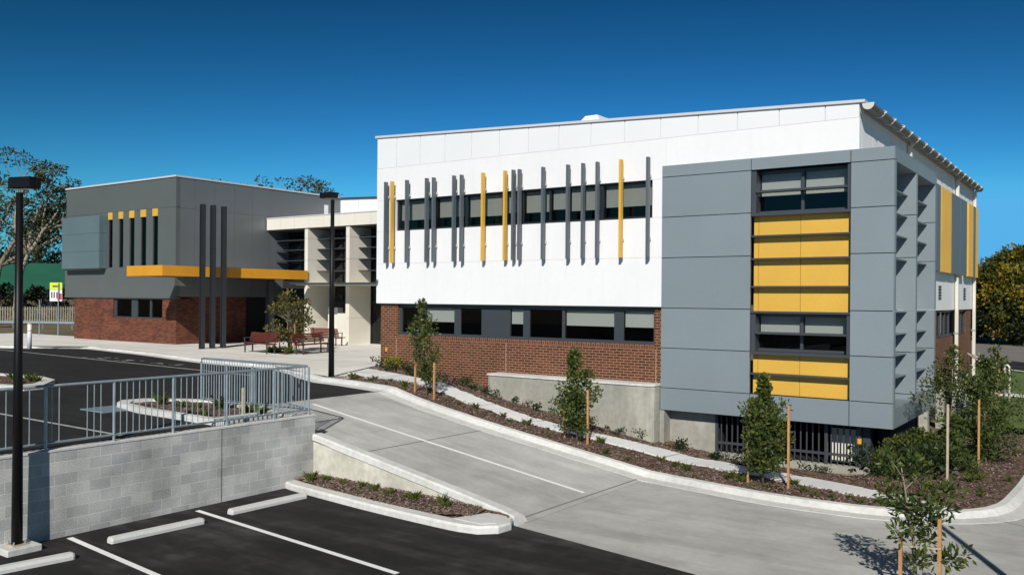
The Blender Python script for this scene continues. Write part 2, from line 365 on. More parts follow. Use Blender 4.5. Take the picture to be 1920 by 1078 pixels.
# resample both with the same parameters
def dens2(P,k=4):
    out=[];n=len(P)
    for i in range(n-1):
        p0=Vector(P[max(i-1,0)]);p1=Vector(P[i]);p2=Vector(P[i+1]);p3=Vector(P[min(i+2,n-1)])
        for s_ in range(k):
            t=s_/k;q=.5*((2*p1)+(-p0+p2)*t+(2*p0-5*p1+4*p2-p3)*t*t+(-p0+3*p1-3*p2+p3)*t**3);out.append((q.x,q.y))
    out.append(tuple(P[-1]));return out
pa=dens2(plo);pb=dens2(pup)
f=MB();f.ribbon(pa,pb,PZ)
f.ribbon(pa,pa,lambda x,y:0) if False else None
n=len(pa)
for side in(pa,pb):
    V=[(x,y,PZ(x,y)) for x,y in side]+[(x,y,PZ(x,y)-.25) for x,y in side]
    f.add(V,[(i,i+1,n+i+1,n+i) if side is pb else (i+1,i,n+i,n+i+1) for i in range(n-1)])
struct(f.build('footpath',M['path']))
fj=MB()
for i in range(6,n-4,7):
    a=Vector(pa[i]);b=Vector(pb[i]);t=(Vector(pa[i+1])-a).normalized()*.012
    fj.add([(a.x-t.x,a.y-t.y,PZ(*a)+.004),(a.x+t.x,a.y+t.y,PZ(*a)+.004),(b.x+t.x,b.y+t.y,PZ(*b)+.004),(b.x-t.x,b.y-t.y,PZ(*b)+.004)],[(0,1,2,3)])
struct(fj.build('footpath_joint',M['joint']))
# mulch beds (one sheet of bark chips with real chips scattered on it)
rng=random.Random(3)
def chip(mb,x,y,z,s=.027,r=rng):
    a=r.uniform(0,6.28);l=s*r.uniform(.6,1.6);w=s*r.uniform(.3,.6);t=r.uniform(-.5,.5)
    c,si=math.cos(a),math.sin(a)
    P=[(-l,-w,-t*l),(l,-w,t*l),(l,w,t*l),(-l,w,-t*l)]
    mb.add([(x+px*c-py*si,y+px*si+py*c,z+pz+.012) for px,py,pz in P],[(0,1,2,3)])
def bedgrid(A,B,zf,sub,nz=.03,k=3):
    A=dens2(A,k);B=dens2(B,k)
    mb=MB()
    def zz(x,y):return zf(x,y)+nz*(math.sin(x*7.1+y*3.3)*.5+math.sin(x*2.7-y*5.9)*.5+rng.uniform(-.5,.5))
    return mb.ribbon(A,B,zz,sub)
ko=[(-21.6,20.0),(-20.4,19.75),(-19,19.4),(-17,18.95),(-15,18.62),(-13.3,18.58),(-11.5,18.64),(-9.3,18.7),(-7.8,18.42),(-6.5,18.15),(-5.2,18.08),(-4.05,18.2),(-3.3,18.45)]
kq=[(-21.0,20.9),(-20.2,20.7),(-18.6,20.5),(-16.8,20.1),(-15,19.8),(-13.3,19.65),(-11.5,19.98),(-9.4,20.22),(-7.8,20.02),(-6.5,19.65),(-5.2,19.32),(-4.1,18.95),(-3.2,18.5)]
s1=lambda x,y:(G(x)+.085 if x>-17.8 else .005)
m=bedgrid(ko,kq,s1,5)
up0=[(-22.9,23.3),(-22.3,23.0),(-20.9,22.3),(-19,21.5),(-17.5,21.1),(-16.2,20.7),(-15,20.4),(-13.9,20.22),(-12.95,20.22),(-12.1,20.4),(-11.2,20.65),(-9.8,20.93),(-8.3,20.85),(-6.3,20.28),(-4.6,19.8),(-3.35,19.25),(-2.45,19.05)]
up1=[(-23.1,24.4),(-22.3,24.4),(-20.9,24.4),(-19,24.4),(-17.5,24.4),(-16.2,24.1),(-15,24.1),(-13.9,24.1),(-12.95,24.1),(-12.1,24.1),(-11.2,24.6),(-9.8,24.6),(-8.3,24.6),(-6.3,24.8),(-4.6,30),(-3.2,31),(-2.1,31)]
m2=bedgrid(up0,up1,BED,14,.05)
for q in (m2,): m.add(q.v,q.f)
m.ribbon([(-2.75,19.1),(-2.45,20),(-2.45,21.5),(-2.3,31)],[(-2.48,19.08),(-2.13,19.95),(-2.03,21.5),(-1.98,31)],lambda x,y:BED(x,y)-.004)
def fillin(A,B,zf,nn):
    for _ in range(nn):
        i=rng.randrange(len(A)-1);t=rng.random();u=rng.random()
        a=Vector(A[i]).lerp(Vector(A[i+1]),t);b=Vector(B[i]).lerp(Vector(B[i+1]),t);p=a.lerp(b,u)
        chip(m,p.x,p.y,zf(p.x,p.y)+.02)
m.mi=1
fillin(ko,kq,s1,5000);fillin(up0[:-3],up1[:-3],BED,7000)
for _ in range(6000):
    y=rng.uniform(19,31);x=rng.uniform(-5.5,-2.35)
    if y<20.3-.55*(x+4.6) or x>-2.15-.5*max(0,21-y)*.6: continue
    chip(m,x,y,BED(x,y)+.02)
tag(m.build('mulch',[M['mulch'],M['chip']]),kind='stuff')

# ramp side: low wall with kerb top, planted wedge and lot kerb
w=MB()
ra=[(-14.94,13.50),(-14.6,13.49),(-14,13.46),(-12,13.4),(-10.5,13.34),(-9.6,13.28),(-9.2,13.2)]
for a,b in zip(ra,ra[1:]):
    for (o0,o1,zt,zb) in((-.02,.24,.13,-1.9),):
        w.add([(a[0],a[1]+o0,zb),(b[0],b[1]+o0,zb),(b[0],b[1]+o0,G(b[0])+.02),(a[0],a[1]+o0,G(a[0])+.02)],[(0,1,2,3)])
tag(w.build('ramp_side_wall',M['sidewall'],loc=None),'stained low concrete side wall carrying the edge of the sloping driveway','wall')
k=sweep(MB(),ra,[(-.03,-.03),(-.05,-.02),(-.05,.10),(-.02,.13),(.2,.13),(.30,.015),(.30,-.2)],lambda x,y:G(x)*1.0).build('ramp_edge_kerb',M['kerb']);struct(k)
lk=[(-15.05,12.72),(-14.7,12.63),(-13.5,12.47),(-12,12.3),(-10.6,12.2),(-9.75,12.17),(-9.35,12.24),(-9.08,12.5),(-9.05,12.85),(-9.2,13.12)]
struct(sweep(MB(),dens(lk,.25),[(0,-.05),(0,.10),(.03,.14),(.27,.14),(.28,-.05)],lambda x,y:-1.5).build('car_park_kerb',M['kerb']))
mm=MB();A=[(-14.98,12.95),(-13.5,12.72),(-12,12.55),(-10.6,12.45),(-9.9,12.42),(-9.3,12.5)];B=[(-14.98,13.5),(-13.5,13.45),(-12,13.4),(-10.6,13.35),(-9.9,13.3),(-9.3,13.15)]
mm=bedgrid(A,B,lambda x,y:-1.39+.06*sst(12.7,13.4,y),5,.025,4)
mm.mi=1;m_=m;m=mm
fillin([(-14.98,12.95),(-13.5,12.72),(-12,12.55),(-10.6,12.45),(-9.9,12.75)],[(-14.98,13.5),(-13.5,13.45),(-12,13.4),(-10.6,13.35),(-9.85,13.15)],lambda x,y:-1.38+.06*sst(12.7,13.4,y),3500)
tag(mm.build('wedge_mulch',[M['mulch'],M['chip']]),kind='stuff')
# solid nose where wedge closes
struct(MB().prism([(-10.05,12.43),(-9.4,12.4),(-9.22,12.6),(-9.22,13.0),(-9.45,13.2),(-9.75,13.2)],-1.55,-1.352).build('kerb_nose',M['kerb']))

# road paint
p=MB()
p.ribbon([(-17.4,15.62),(-13.5,15.78),(-9.41,15.97)],[(-17.4,15.73),(-13.5,15.89),(-9.41,16.08)],lambda x,y:G(x)+.006)
for a,b in(((-14.72,10.34),(-8.98,9.78)),((-14.79,7.88),(-9.0,7.32)),((-14.8,5.4),(-9.0,4.85))):
    p.sheet([(a[0],a[1]-.055),(b[0],b[1]-.055),(b[0],b[1]+.055),(a[0],a[1]+.055)],-1.495)
struct(p.build('white_line_marking',M['paint']))
p=MB()
p.sheet([(-46.5,20.72),(-24.6,19.45),(-24.6,19.57),(-46.5,20.85)],-.075)
p.sheet([(-23.5,9.6),(-16.0,9.5),(-16.0,9.6),(-23.5,9.7)],-.075)
r2=random.Random(5)
for cx,cy in((-36.8,20.75),(-34.1,20.55),(-31.5,20.4)):
    for _ in range(9):
        x=cx+r2.uniform(-.95,.75);y=cy+r2.uniform(-.3,.45);l=r2.uniform(.15,.5);ww=r2.uniform(.05,.12)
        p.sheet([(x,y),(x+l,y+r2.uniform(-.06,.06)),(x+l,y+ww),(x,y+ww)],-.072)
struct(p.build('worn_line_marking',M['paint_worn']))

# upper traffic islands
def island(pts,name,plants=True):
    c=Vector((sum(p_[0] for p_ in pts)/len(pts),sum(p_[1] for p_ in pts)/len(pts)))
    inn=[tuple(c+(Vector(q)-c)*.80) for q in pts]
    k=MB();nn=len(pts)
    V=[(x,y,-.12) for x,y in pts]+[(x,y,.05) for x,y in pts]+[(x,y,.05) for x,y in inn]+[(x,y,-.1) for x,y in inn]
    F=[]
    for i in range(nn):
        q=(i+1)%nn
        F+=[(i,q,nn+q,nn+i),(nn+i,nn+q,2*nn+q,2*nn+i),(2*nn+i,2*nn+q,3*nn+q,3*nn+i)]
    k.add(V,F);struct(k.build('island_kerb',M['kerb']))
    mm=MB();mm.sheet(inn,.0)
    mm.mi=1
    for _ in range(700):
        a=rng.random()*6.28;rr=rng.random()**.5;i=rng.randrange(nn);q=c.lerp(Vector(inn[i]),rng.random()).lerp(c.lerp(Vector(inn[(i+1)%nn]),rng.random()),rng.random())
        chip(mm,q.x,q.y,.0)
    tag(mm.build('island_mulch',[M['mulch'],M['chip']]),kind='stuff')
island([(-20.5,12.2),(-20.1,11.85),(-18.8,11.6),(-15.4,11.45),(-15.4,12.9),(-18.2,13.9),(-19.5,13.4),(-20.4,12.75)],'a')
island([(-33,11.6),(-26.9,11.95),(-25.6,12.3),(-25.7,12.9),(-27.0,13.9),(-28.4,14.2),(-33,13.6)],'b')

# street beyond, lawn
P0=Vector((-6.5,62));t_=Vector((.66,-.75)).normalized();n_=Vector((.75,.66)).normalized()
def strip(a,b,s0,s1,z,name,ma):
    c=[P0+t_*s0+n_*a,P0+t_*s1+n_*a,P0+t_*s1+n_*b,P0+t_*s0+n_*b]
    return struct(MB().sheet([(q.x,q.y) for q in c],z).build(name,M[ma]))
struct(MB().sheet([(-5.5,33.5),(14,33.5),(14,43),(-5.5,45.5)],-1.52).build('lawn',M['grass']))
struct(MB().sheet([(-30,47),(-5.5,45.5),(14,43),(30,30),(46,6),(60,10),(10,56),(-30,90)],-1.56).build('verge_lawn',M['grass']))
struct(MB().prism([(-7.5,44.9),(14,42.8),(14,43.8),(-7.5,45.9)],-1.7,-1.49).build('side_path',M['path']))
struct(MB().prism([(-2.6,31.6),(14,31.6),(14,32.6),(-2.6,32.6)],-1.7,-1.40).build('driveway_end_kerb',M['kerb']))
strip(.0,.5,-60,90,-1.50,'street_kerb','kerb')
strip(.45,6.2,-60,90,-1.54,'street_dark_strip','asphalt')  # darker strip along the near side of the street
strip(6.15,21,-60,90,-1.535,'street','road')
strip(20.9,30,-80,90,-1.50,'far_verge','grass')

# ------------------------------------------------------------------ retaining wall + railing
bw=thing('block_wall','grey concrete block retaining wall holding up the upper car park','wall',(-15.1,8,-1.5))
b=MB();b.box(-15.15,-14.945,-6,13.53,-1.75,-.02);b.build('wall_face',M['block'],bw)
b=MB();b.box(-15.16,-14.935,-6,13.54,-.0195,.015);b.build('mortar_capping',M['kerb'],bw)
MB().box(-19.4,-15.15,13.34,13.525,-1.2,-.03).build('return_wall',M['block'],bw)
MB().box(-14.948,-14.942,11.05,11.062,-1.5,-.02).build('control_joint',M['joint'],bw)
rl=thing('railing','galvanised pedestrian railing standing on the block wall and turning along the ramp edge','railing',(-15.1,13.3,0))
H=1.1
xr_=-15.02;yr_=13.40
posts=[(xr_,y) for y in(2.7,3.92,5.14,6.36,7.58,8.80,10.0,11.22,12.42)]+[(xr_,yr_)]+[(x,yr_) for x in(-16.05,-17.0,-17.95,-18.95)]
pm=MB().tube([(xr_,yr_,-.0),(xr_,yr_,H-.02)],.024,10);p0=pm.build('post',M['galv'],rl)
for (x,y) in posts:
    if (x,y)!=(xr_,yr_): copy_part(p0,rl,(x-xr_,y-yr_,-.08 if x<xr_-.1 else 0))
MB().tube([(xr_,0,H),(xr_,yr_-.1,H),(xr_-.03,yr_-.03,H),(xr_-.1,yr_,H),(-18.85,yr_,H),(-18.93,yr_,H-.02),(-18.95,yr_,H-.1)],.026,10).build('top_rail',M['galv'],rl,smooth=True)
MB().tube([(xr_,0,.13),(xr_,yr_,.13),(-18.95,yr_,.11)],.02,8).build('bottom_rail',M['galv'],rl,smooth=True)
bm=MB().tube([(xr_,yr_-.12,.13),(xr_,yr_-.12,H)],.0095,6);b0=bm.build('baluster',M['galv'],rl)
n=0;y=yr_-.12
ys_=[p_[1] for p_ in posts if p_[0]==xr_]
first=True
cnt=1
y=yr_-.245
while y>5.2 and cnt<64:
    if min(abs(y-q) for q in ys_)>.05 and not (8.03<y<8.42): copy_part(b0,rl,(0,y-(yr_),0)); cnt+=1
    y-=.1245
x=xr_-.12
while x>-18.9 and cnt<99:
    if min(abs(x-q[0]) for q in posts if q[1]==yr_)>.05: copy_part(b0,rl,(x-xr_,.12,-.01)); cnt+=1
    x-=.1
# drain grate
dg=thing('drain_grate','flat galvanised drain grate set in the upper asphalt','grate',(-19.9,11.55,-.08))
mb=MB()
for k in range(16): mb.box(-20.35+k*.058,-20.335+k*.058,11.15,11.95,-.078,-.055)
mb.build('grate_bars',M['galv'],dg)
mb=MB();mb.box(-20.4,-19.4,11.1,11.15,-.078,-.052);mb.box(-20.4,-19.4,11.95,12.0,-.078,-.052);mb.box(-20.4,-20.36,11.15,11.95,-.078,-.052);mb.box(-19.44,-19.4,11.15,11.95,-.078,-.052)
mb.build('grate_frame',M['galv'],dg)
# wheel stops
def wstop(ya,yb,xa,xb,label):
    a=Vector((xa,ya,0));b=Vector((xb,yb,0));d_=(b-a).normalized();s_=Vector((d_.y,-d_.x,0))
    prof=[(-.085,0),(-.085,.05),(-.06,.1),(.06,.1),(.085,.05),(.085,0)]
    V=[]
    L_=(b-a).length
    for q,inset in((0,0),(.03,.0),(L_-.03,0),(L_,0)):
        for (o,h) in prof:
            e=.82 if q in(0,L_) else 1
            p_=a+d_*q+s_*o*e;V.append((p_.x,p_.y,-1.5+h*(1 if e==1 else .9)))
    F=[]
    for i in range(3):
        for k_ in range(5): F.append((i*6+k_,i*6+k_+1,(i+1)*6+k_+1,(i+1)*6+k_))
    F+=[tuple(range(5,-1,-1)),tuple(range(18,24))]
    o=MB().add(V,F).build('wheel_stop',M['stop'],loc=((xa+xb)/2,(ya+yb)/2,-1.5))
    tag(o,label,'wheel stop','concrete wheel stops along the block wall')
wstop(10.53,12.35,-13.98,-13.93,'concrete wheel stop lying nearest the mulch wedge and ramp')
wstop(8.1,9.84,-13.94,-13.84,'concrete wheel stop lying between the two white bay lines')
wstop(5.5,7.31,-13.85,-13.6,'concrete wheel stop lying beside the tall lamp post base')

# ------------------------------------------------------------------ lamp posts
def lamp(x,y,z,top,r0,r1,head,label,pad=True,hl=.22,hoff=.10):
    t=thing('street_lamp',label,'street lamp',(x,y,z),'black street lamps')
    MB().tube([(x,y,z+.12 if pad else z),(x,y,top-.15)],[r0,r1],16).build('pole',M['black'],t,smooth=True)
    # head: flat shoebox with chamfer, reaching along `head` direction
    hd=Vector(head).normalized();sd=Vector((-hd.y,hd.x,0))
    c=Vector((x,y,top))+hd*hoff
    mb=MB();V=[]
    for (h,s_) in((-.09,.93),(-.075,1),(.06,1),(.09,.95)):
        for a,b in((-1,-1),(1,-1),(1,1),(-1,1)): V.append(c+hd*(hl*a*s_)+sd*(hl*.52*b*s_)+Vector((0,0,h)))
    F=[(3,2,1,0),(12,13,14,15)]+[(i*4+k,i*4+(k+1)%4,(i+1)*4+(k+1)%4,(i+1)*4+k) for i in range(3) for k in range(4)]
    mb.add(V,F);hh=mb.build('lamp_head',M['black'],t)
    MB().obox(c+Vector((0,0,-.093)),hd,sd,(0,0,1),hl*.75,hl*.35,.004).build('lens',M['lens'],hh)
    if pad:
        MB().box(x-.12,x+.12,y-.12,y+.12,z+.1,z+.12).build('base_plate',M['wood_gray'],t)
        bb=MB()
        for a in(-.09,.09):
            for c_ in(-.09,.09): bb.tube([(x+a,y+c_,z+.12),(x+a,y+c_,z+.17)],.014,6)
        bb.build('anchor_bolts',M['galv'],t)
        MB().box(x-.27,x+.27,y-.27,y+.27,z-.05,z+.1).build('footing',M['kerb'],t,bevel=.012)
    return t
lamp(-14.72,6.98,-1.5,4.45,.085,.052,(.80,.25,0),'tall black street lamp standing beside the block wall')
lamp(-21.45,20.1,.0,6.0,.098,.06,(-.80,.05,0),'black street lamp at the kerb corner in front of the entrance',pad=False,hl=.29,hoff=.19)
lamp(.30,11.45,-1.5,4.45,.085,.052,(.7,.3,0),'black street lamp beside the concrete driveway near the young tree')

# ================================================================== MAIN WHITE BUILDING
XL,XR,YF,YB=-23.35,-5.86,24.14,44.7
def roofz(x): return 8.72+(7.93-8.72)*(x-XL)/(XR-XL)
mbd=thing('white_building','white two storey health building with vertical fins and a grey corner bay','building',((XL+XR)/2,YF,0))
w=MB();g_=.0025
wx0,wx1,wz0,wz1=-22.39,-11.86,5.13,6.28
def front(x0,x1,z0,z1): w.box(x0+g_,x1-g_,YF,YF+.25,z0+g_,z1-g_)
for z0,z1 in((2.43,3.92),(3.92,wz0)): front(XL,-11.4,z0,z1)
front(XL,wx0,wz0,wz1);front(wx1,-11.4,wz0,wz1);front(XL,-11.4,wz1,7.5)
front(-11.4,XR,6.6,7.5)
w.box(XL+.01,XR-.01,YF+.25,YF+.3,6.6,7.9)
w.box(XL,XL+.25,YF+.25,YB,2.43,7.6)
w.box(XL,XR,YB-.25,YB,2.43,7.6)
w.box(XL+.02,-11.5,YF+.02,YF+.6,2.42,2.432)
w.build('rendered_wall',M['white'],mbd)
# upper panel strip with open joints (top follows the falling roof)
jx=[XL,-22.35,-21.2,-20.02,-18.82,-17.62,-16.42,-15.22,-14.02,-12.82,-11.6,-10.4,-9.2,-8.0,-6.75,XR]
w=MB()
for a,b in zip(jx,jx[1:]):
    a+=.013;b-=.013
    w.yprism([(a,7.503),(b,7.503),(b,roofz(b)-.05),(a,roofz(a)-.05)],YF-.004,YF+.2)
w.build('parapet_panels',M['white_panel'],mbd)
MB().yprism([(XL+.05,7.4),(XR-.05,7.4),(XR-.05,roofz(XR)-.12),(XL+.05,roofz(XL)-.12)],YF+.02,YF+.2).build('panel_backing',M['trim'],mbd)
# side wall (facing right)
w=MB()
for k in range(17):
    a=YF+.26+k*1.2;b=min(a+1.188,YB)
    w.box(XR-.25,XR-.001,a,b,2.33,7.86)
w.build('side_wall',M['white'],mbd)
# roof
ro=MB();ro.yprism([(XL-.06,roofz(XL)-.05),(XR+.14,roofz(XR)-.057),(XR+.14,roofz(XR)+.02),(XL-.06,roofz(XL)+.03)],YF-.06,YB+.2)
ro=ro.build('roof',M['trim'],mbd)
v=MB();v.prism([(-18.7,30.4),(-17.0,30.4),(-17.0,32),(-18.7,32)],8.3,8.95)
v.build('roof_vent_base',M['white_panel'],ro)
v=MB();V=[(-18.35,30.6,9.3),(-17.3,30.6,9.3),(-17.3,31.8,9.3),(-18.35,31.8,9.3),(-18.05,30.75,10.02),(-17.5,30.75,10.02),(-17.5,31.65,10.02),(-18.05,31.65,10.02)]
V=[(-18.7,30.4,8.95),(-17.0,30.4,8.95),(-17.0,32,8.95),(-18.7,32,8.95),(-18.65,30.45,9.62),(-17.1,30.45,9.62),(-17.1,31.9,9.62),(-18.65,31.9,9.62)]
v.add(V,[(0,1,5,4),(1,2,6,5),(2,3,7,6),(3,0,4,7),(4,5,6,7)])
V=[(-18.5,30.5,9.621),(-17.25,30.5,9.621),(-17.25,31.8,9.621),(-18.5,31.8,9.621),(-18.1,30.7,10.06),(-17.55,30.7,10.06),(-17.55,31.6,10.06),(-18.1,31.6,10.06)]
v.add(V,[(0,1,5,4),(1,2,6,5),(2,3,7,6),(3,0,4,7),(4,5,6,7)])
v.build('roof_vent',M['white_panel'],ro)
# gutter with straps
gx=XR+.24;gz=7.80
V=[];n=9;mb=MB()
prof=[(gx-.15+.15*(1-math.cos(math.pi*k/n)),gz-.15*math.sin(math.pi*k/n)) for k in range(n+1)]
full=prof+[(x+(.012 if x<gx else -.012),z+.012) for x,z in prof[::-1]]
mb.yprism(full,YF-.12,YB+.1);gt=mb.build('gutter',M['gutter'],mbd)
e_=MB();e_.yprism([(x,z+.005) for x,z in prof]+[(gx+.15,gz+.03),(gx-.15,gz+.03)],YF-.13,YF-.10);e_.build('gutter_end',M['strap'],gt)
sp=[(gx-.15+.168*(1-math.cos(math.pi*k/n))-.008,gz-.16*math.sin(math.pi*k/n)) for k in range(n+1)]
st=MB()
for a,b in zip(sp,sp[1:]): st.bar((a[0],25.2,a[1]),(b[0],25.2,b[1]),.07,.012)
st.bar((sp[-1][0],25.2,gz),(XR-.02,25.2,gz+.16),.07,.012)
s0=st.build('gutter_strap',M['strap'],gt)
for k in range(1,17): copy_part(s0,gt,(0,k*1.17,0))
# shadowed eave board
MB().box(XR+.002,XR+.03,YF+.3,YB,7.66,7.86).build('eave_board',M['trim'],mbd)
for y,z0 in((30.18,6.3),(39.64,-1.9),(44.5,-1.9)):
    q=MB();q.box(XR+.03,XR+.15,y-.07,y+.07,z0,7.62);q.bar((XR+.09,y,7.6),(gx,y,7.72),.1,.1)
    dp=q.build('downpipe',M['cream_pipe'],mbd)
    if z0<0:
        q=MB()
        for zz in(1.35,3.9): q.box(XR-.02,XR+.16,y-.085,y+.085,zz,zz+.05)
        q.build('pipe_clip',M['galv'],dp)
# upper window strip
wf=MB()
fy=YF+.10
wf.box(wx0,wx1,fy,fy+.1,wz1-.07,wz1);wf.box(wx0,wx1,fy,fy+.1,wz0,wz0+.07)
mull=[wx0+.035,-20.52,-19.12,-17.52,-16.72,-15.62,-14.94,-13.67,wx1-.035]
ww_=[.07,.10,.10,.07,.10,.05,.10,.12,.07]
for xm,wd in zip(mull,ww_): wf.box(xm-wd/2,xm+wd/2,fy+.002,fy+.098,wz0+.07,wz1-.07)
win=wf.build('upper_window_strip',M['frame'],mbd)
for i,(a,b) in enumerate(zip(mull,mull[1:])):
    a+=ww_[i]/2;b-=ww_[i+1]/2
    MB().box(a,b,fy+.04,fy+.052,wz0+.07,wz1-.07).build('pane',M['glass'],win)
    bz=(5.52,5.55,5.5,5.56,5.53,5.58,5.5,5.54)[i]
    MB().box(a+.02,b-.02,fy+.16,fy+.17,bz,wz1-.02).build('blind',M['blind'],win)
room(wx0-.1,wx1+.1,YF+.255,YF+1.6,wz0-.1,wz1+.1,win)
# fins
fx=[-22.68,-22.37,-21.63,-20.68,-20.35,-19.42,-19.08,-18.14,-17.21,-16.87,-16.62,-15.68,-14.73,-14.17,-13.65,-12.82,-11.9]
yel={1,7,8,15}
def fin(x,ma,lab=None):
    q=MB();q.box(x-.037,x+.037,YF-.295,YF-.145,3.93,6.94)
    o=q.build('sun_fin',M[ma],mbd)
    br=MB()
    for zz in(4.45,6.35): br.box(x-.012,x+.012,YF-.145,YF-.002,zz,zz+.09)
    br.v and [MB().box(x-.012,x+.012,YF-.145,YF-.002,zz,zz+.09).build('fin_bracket',M['trim'],o) for zz in (4.45,6.35)]
    if lab:o['label']=lab
    return o
for i,x in enumerate(fx):
    fin(x,'yellow' if i in yel else 'fin','yellow vertical sun fin' if i in yel else None)
# brick ground floor
gx0,gx1,gz0,gz1=-22.38,-11.83,1.27,2.40
YB2=24.30
b=MB();b.box(-23.25,-11.49,YB2,YB2+.25,-2.2,1.13);b.box(-23.25,gx0,YB2,YB2+.25,1.13,2.43);b.box(gx1,-11.49,YB2,YB2+.25,1.13,2.43)
b.box(-23.25,-23.0,YB2+.25,44,-.5,2.43)
b.build('brick_wall',M['brick'],mbd)
MB().box(gx0,gx1,YB2-.004,YB2+.25,1.131,1.268).build('brick_sill',M['soldier'],mbd)
mj=MB()
for x in(-22.45,-17.4,-11.78): mj.box(x-.012,x+.012,YB2-.003,YB2,-1,1.13)
mj.build('movement_joint',mat('pale_sealant',(.34,.23,.17),.9),mbd)
wf=MB();fy=YB2+.08
wf.box(gx0,gx1,fy,fy+.1,gz1-.12,gz1+.02);wf.box(gx0,gx1,fy-.05,fy+.1,gz0,gz0+.09)
seg=[(-22.38,-22.25,'f'),(-22.25,-21.2,'g'),(-21.2,-21.13,'f'),(-21.13,-19.75,'b'),(-19.75,-19.46,'p'),(-19.46,-18.53,'g'),(-18.53,-17.37,'p'),(-17.37,-17.3,'f'),(-17.3,-16.76,'b'),(-16.76,-16.49,'p'),(-16.49,-15.2,'g'),(-15.2,-15.1,'f'),(-15.1,-13.28,'b'),(-13.28,-12.94,'p'),(-12.94,-11.9,'b'),(-11.9,-11.83,'f')]
for a,c,k_ in seg:
    if k_=='f': wf.box(a,c,fy+.001,fy+.099,gz0+.09,gz1-.12)
win2=wf.build('lower_window_strip',M['framegray'],mbd)
for a,c,k_ in seg:
    if k_=='p': MB().box(a,c,fy+.02,fy+.09,gz0+.09,gz1-.12).build('infill_panel',M['framegray'],win2)
    if k_ in 'gb': MB().box(a,c,fy+.045,fy+.055,gz0+.09,gz1-.12).build('pane',M['glass'],win2)
    if k_=='b': MB().box(a+.02,c-.02,fy+.10,fy+.108,1.78,gz1-.12).build('blind',M['blind_pale'],win2)
room(gx0-.1,gx1+.1,YB2+.255,YB2+2,gz0-.05,gz1+.03,win2)
MB().box(-22.98,-22.9,YB2-.03,YB2-.002,.62,.75).build('tap_marker',M['amber'],mbd)
# concrete planter wall under the brick
pw=MB();pw.prism([(-17.62,24.29),(-17.62,23.6),(-17.5,23.58),(-12.1,23.58),(-11.75,23.62),(-11.56,23.76),(-11.52,23.98),(-11.52,24.29)],-2.4,.07)
pw.build('concrete_footing_wall',M['bagged'],mbd)
MB().prism([(-17.66,24.28),(-17.66,23.57),(-17.5,23.54),(-12.1,23.54),(-11.72,23.59),(-11.53,23.74),(-11.5,23.98),(-11.5,24.28)],.071,.125).build('wall_capping',M['kerb'],mbd)
# side: brick, windows, basement
sx=XR-.06
b=MB()
for y0,y1,z0,z1 in((30,YB,-.45,1.27),(30,36.0,1.27,2.329),(40.2,41.35,1.27,2.329),(43.2,YB,1.27,2.329)): b.box(sx-.25,sx,y0,y1,z0,z1)
b.build('side_brick_wall',M['brick'],mbd)
for y0,y1 in((36.0,40.2),(41.35,43.2)):
    q=MB();q.box(sx-.16,sx-.06,y0,y1,1.27,1.36);q.box(sx-.16,sx-.06,y0,y1,2.24,2.33)
    k=int(round((y1-y0)/1.0))
    for i in range(k+1):
        yy=y0+.05+(y1-y0-.1)*i/k;q.box(sx-.159,sx-.061,yy-.045,yy+.045,1.36,2.24)
    o=q.build('side_window',M['framegray'],mbd)
    MB().box(sx-.13,sx-.12,y0+.05,y1-.05,1.36,2.24).build('pane',M['glass'],o)
    MB().box(sx-1.2,sx-1.1,y0-.3,y1+.3,1.0,2.5).box(sx-1.1,sx-.26,y0-.3,y0-.26,1.0,2.5).box(sx-1.1,sx-.26,y1+.26,y1+.3,1.0,2.5).box(sx-1.1,sx-.26,y0-.3,y1+.3,1.0,1.04).box(sx-1.1,sx-.26,y0-.3,y1+.3,2.46,2.5).build('room_back',M['dark'],o)
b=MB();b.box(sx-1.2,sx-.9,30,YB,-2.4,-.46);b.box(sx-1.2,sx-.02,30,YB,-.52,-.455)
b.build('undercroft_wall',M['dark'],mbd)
for y in(34.8,38.2,42.0,44.4): MB().box(sx-.35,sx-.05,y-.18,y+.18,-2.4,-.53).build('undercroft_pier',M['bagged'],mbd)
# coloured vertical screens on the side
def screen(y0,y1,ma,z0,z1,lab=None):
    mb=MB();n=max(2,int((y1-y0)/.16))
    P=[]
    for i in range(n):
        ya=y0+(y1-y0)*i/n;yb_=ya+(y1-y0)/n
        mb.box(XR+.13,XR+.24,ya+.004,yb_-.05,z0,z1)
        mb.box(XR+.13,XR+.16,yb_-.05,yb_+.004,z0,z1)
    o=mb.build('side_screen',M[ma],mbd)
    br=MB()
    for zz in(4.3,6.3): br.box(XR+.001,XR+.129,(y0+y1)/2-.03,(y0+y1)/2+.03,zz,zz+.1)
    br.build('screen_bracket',M['trim'],o)
    if lab:o['label']=lab
for y0,y1,ma in((30.6,34.9,'fin'),(35.0,37.25,'yellow'),(37.36,39.3,'fin'),(39.4,41.15,'fin'),(41.6,43.0,'yellow'),(43.1,43.7,'fin'),(43.75,44.5,'yellow')):
    screen(y0,y1,ma,3.75,6.85,'yellow ribbed screen' if ma=='yellow' else None)
q=MB()
for y in(36.2,42.2):
    for k in range(5): q.box(XR,XR+.03,y-.25,y+.25,2.75+k*.11,2.81+k*.11)
q.build('wall_grille',M['joint'],mbd)

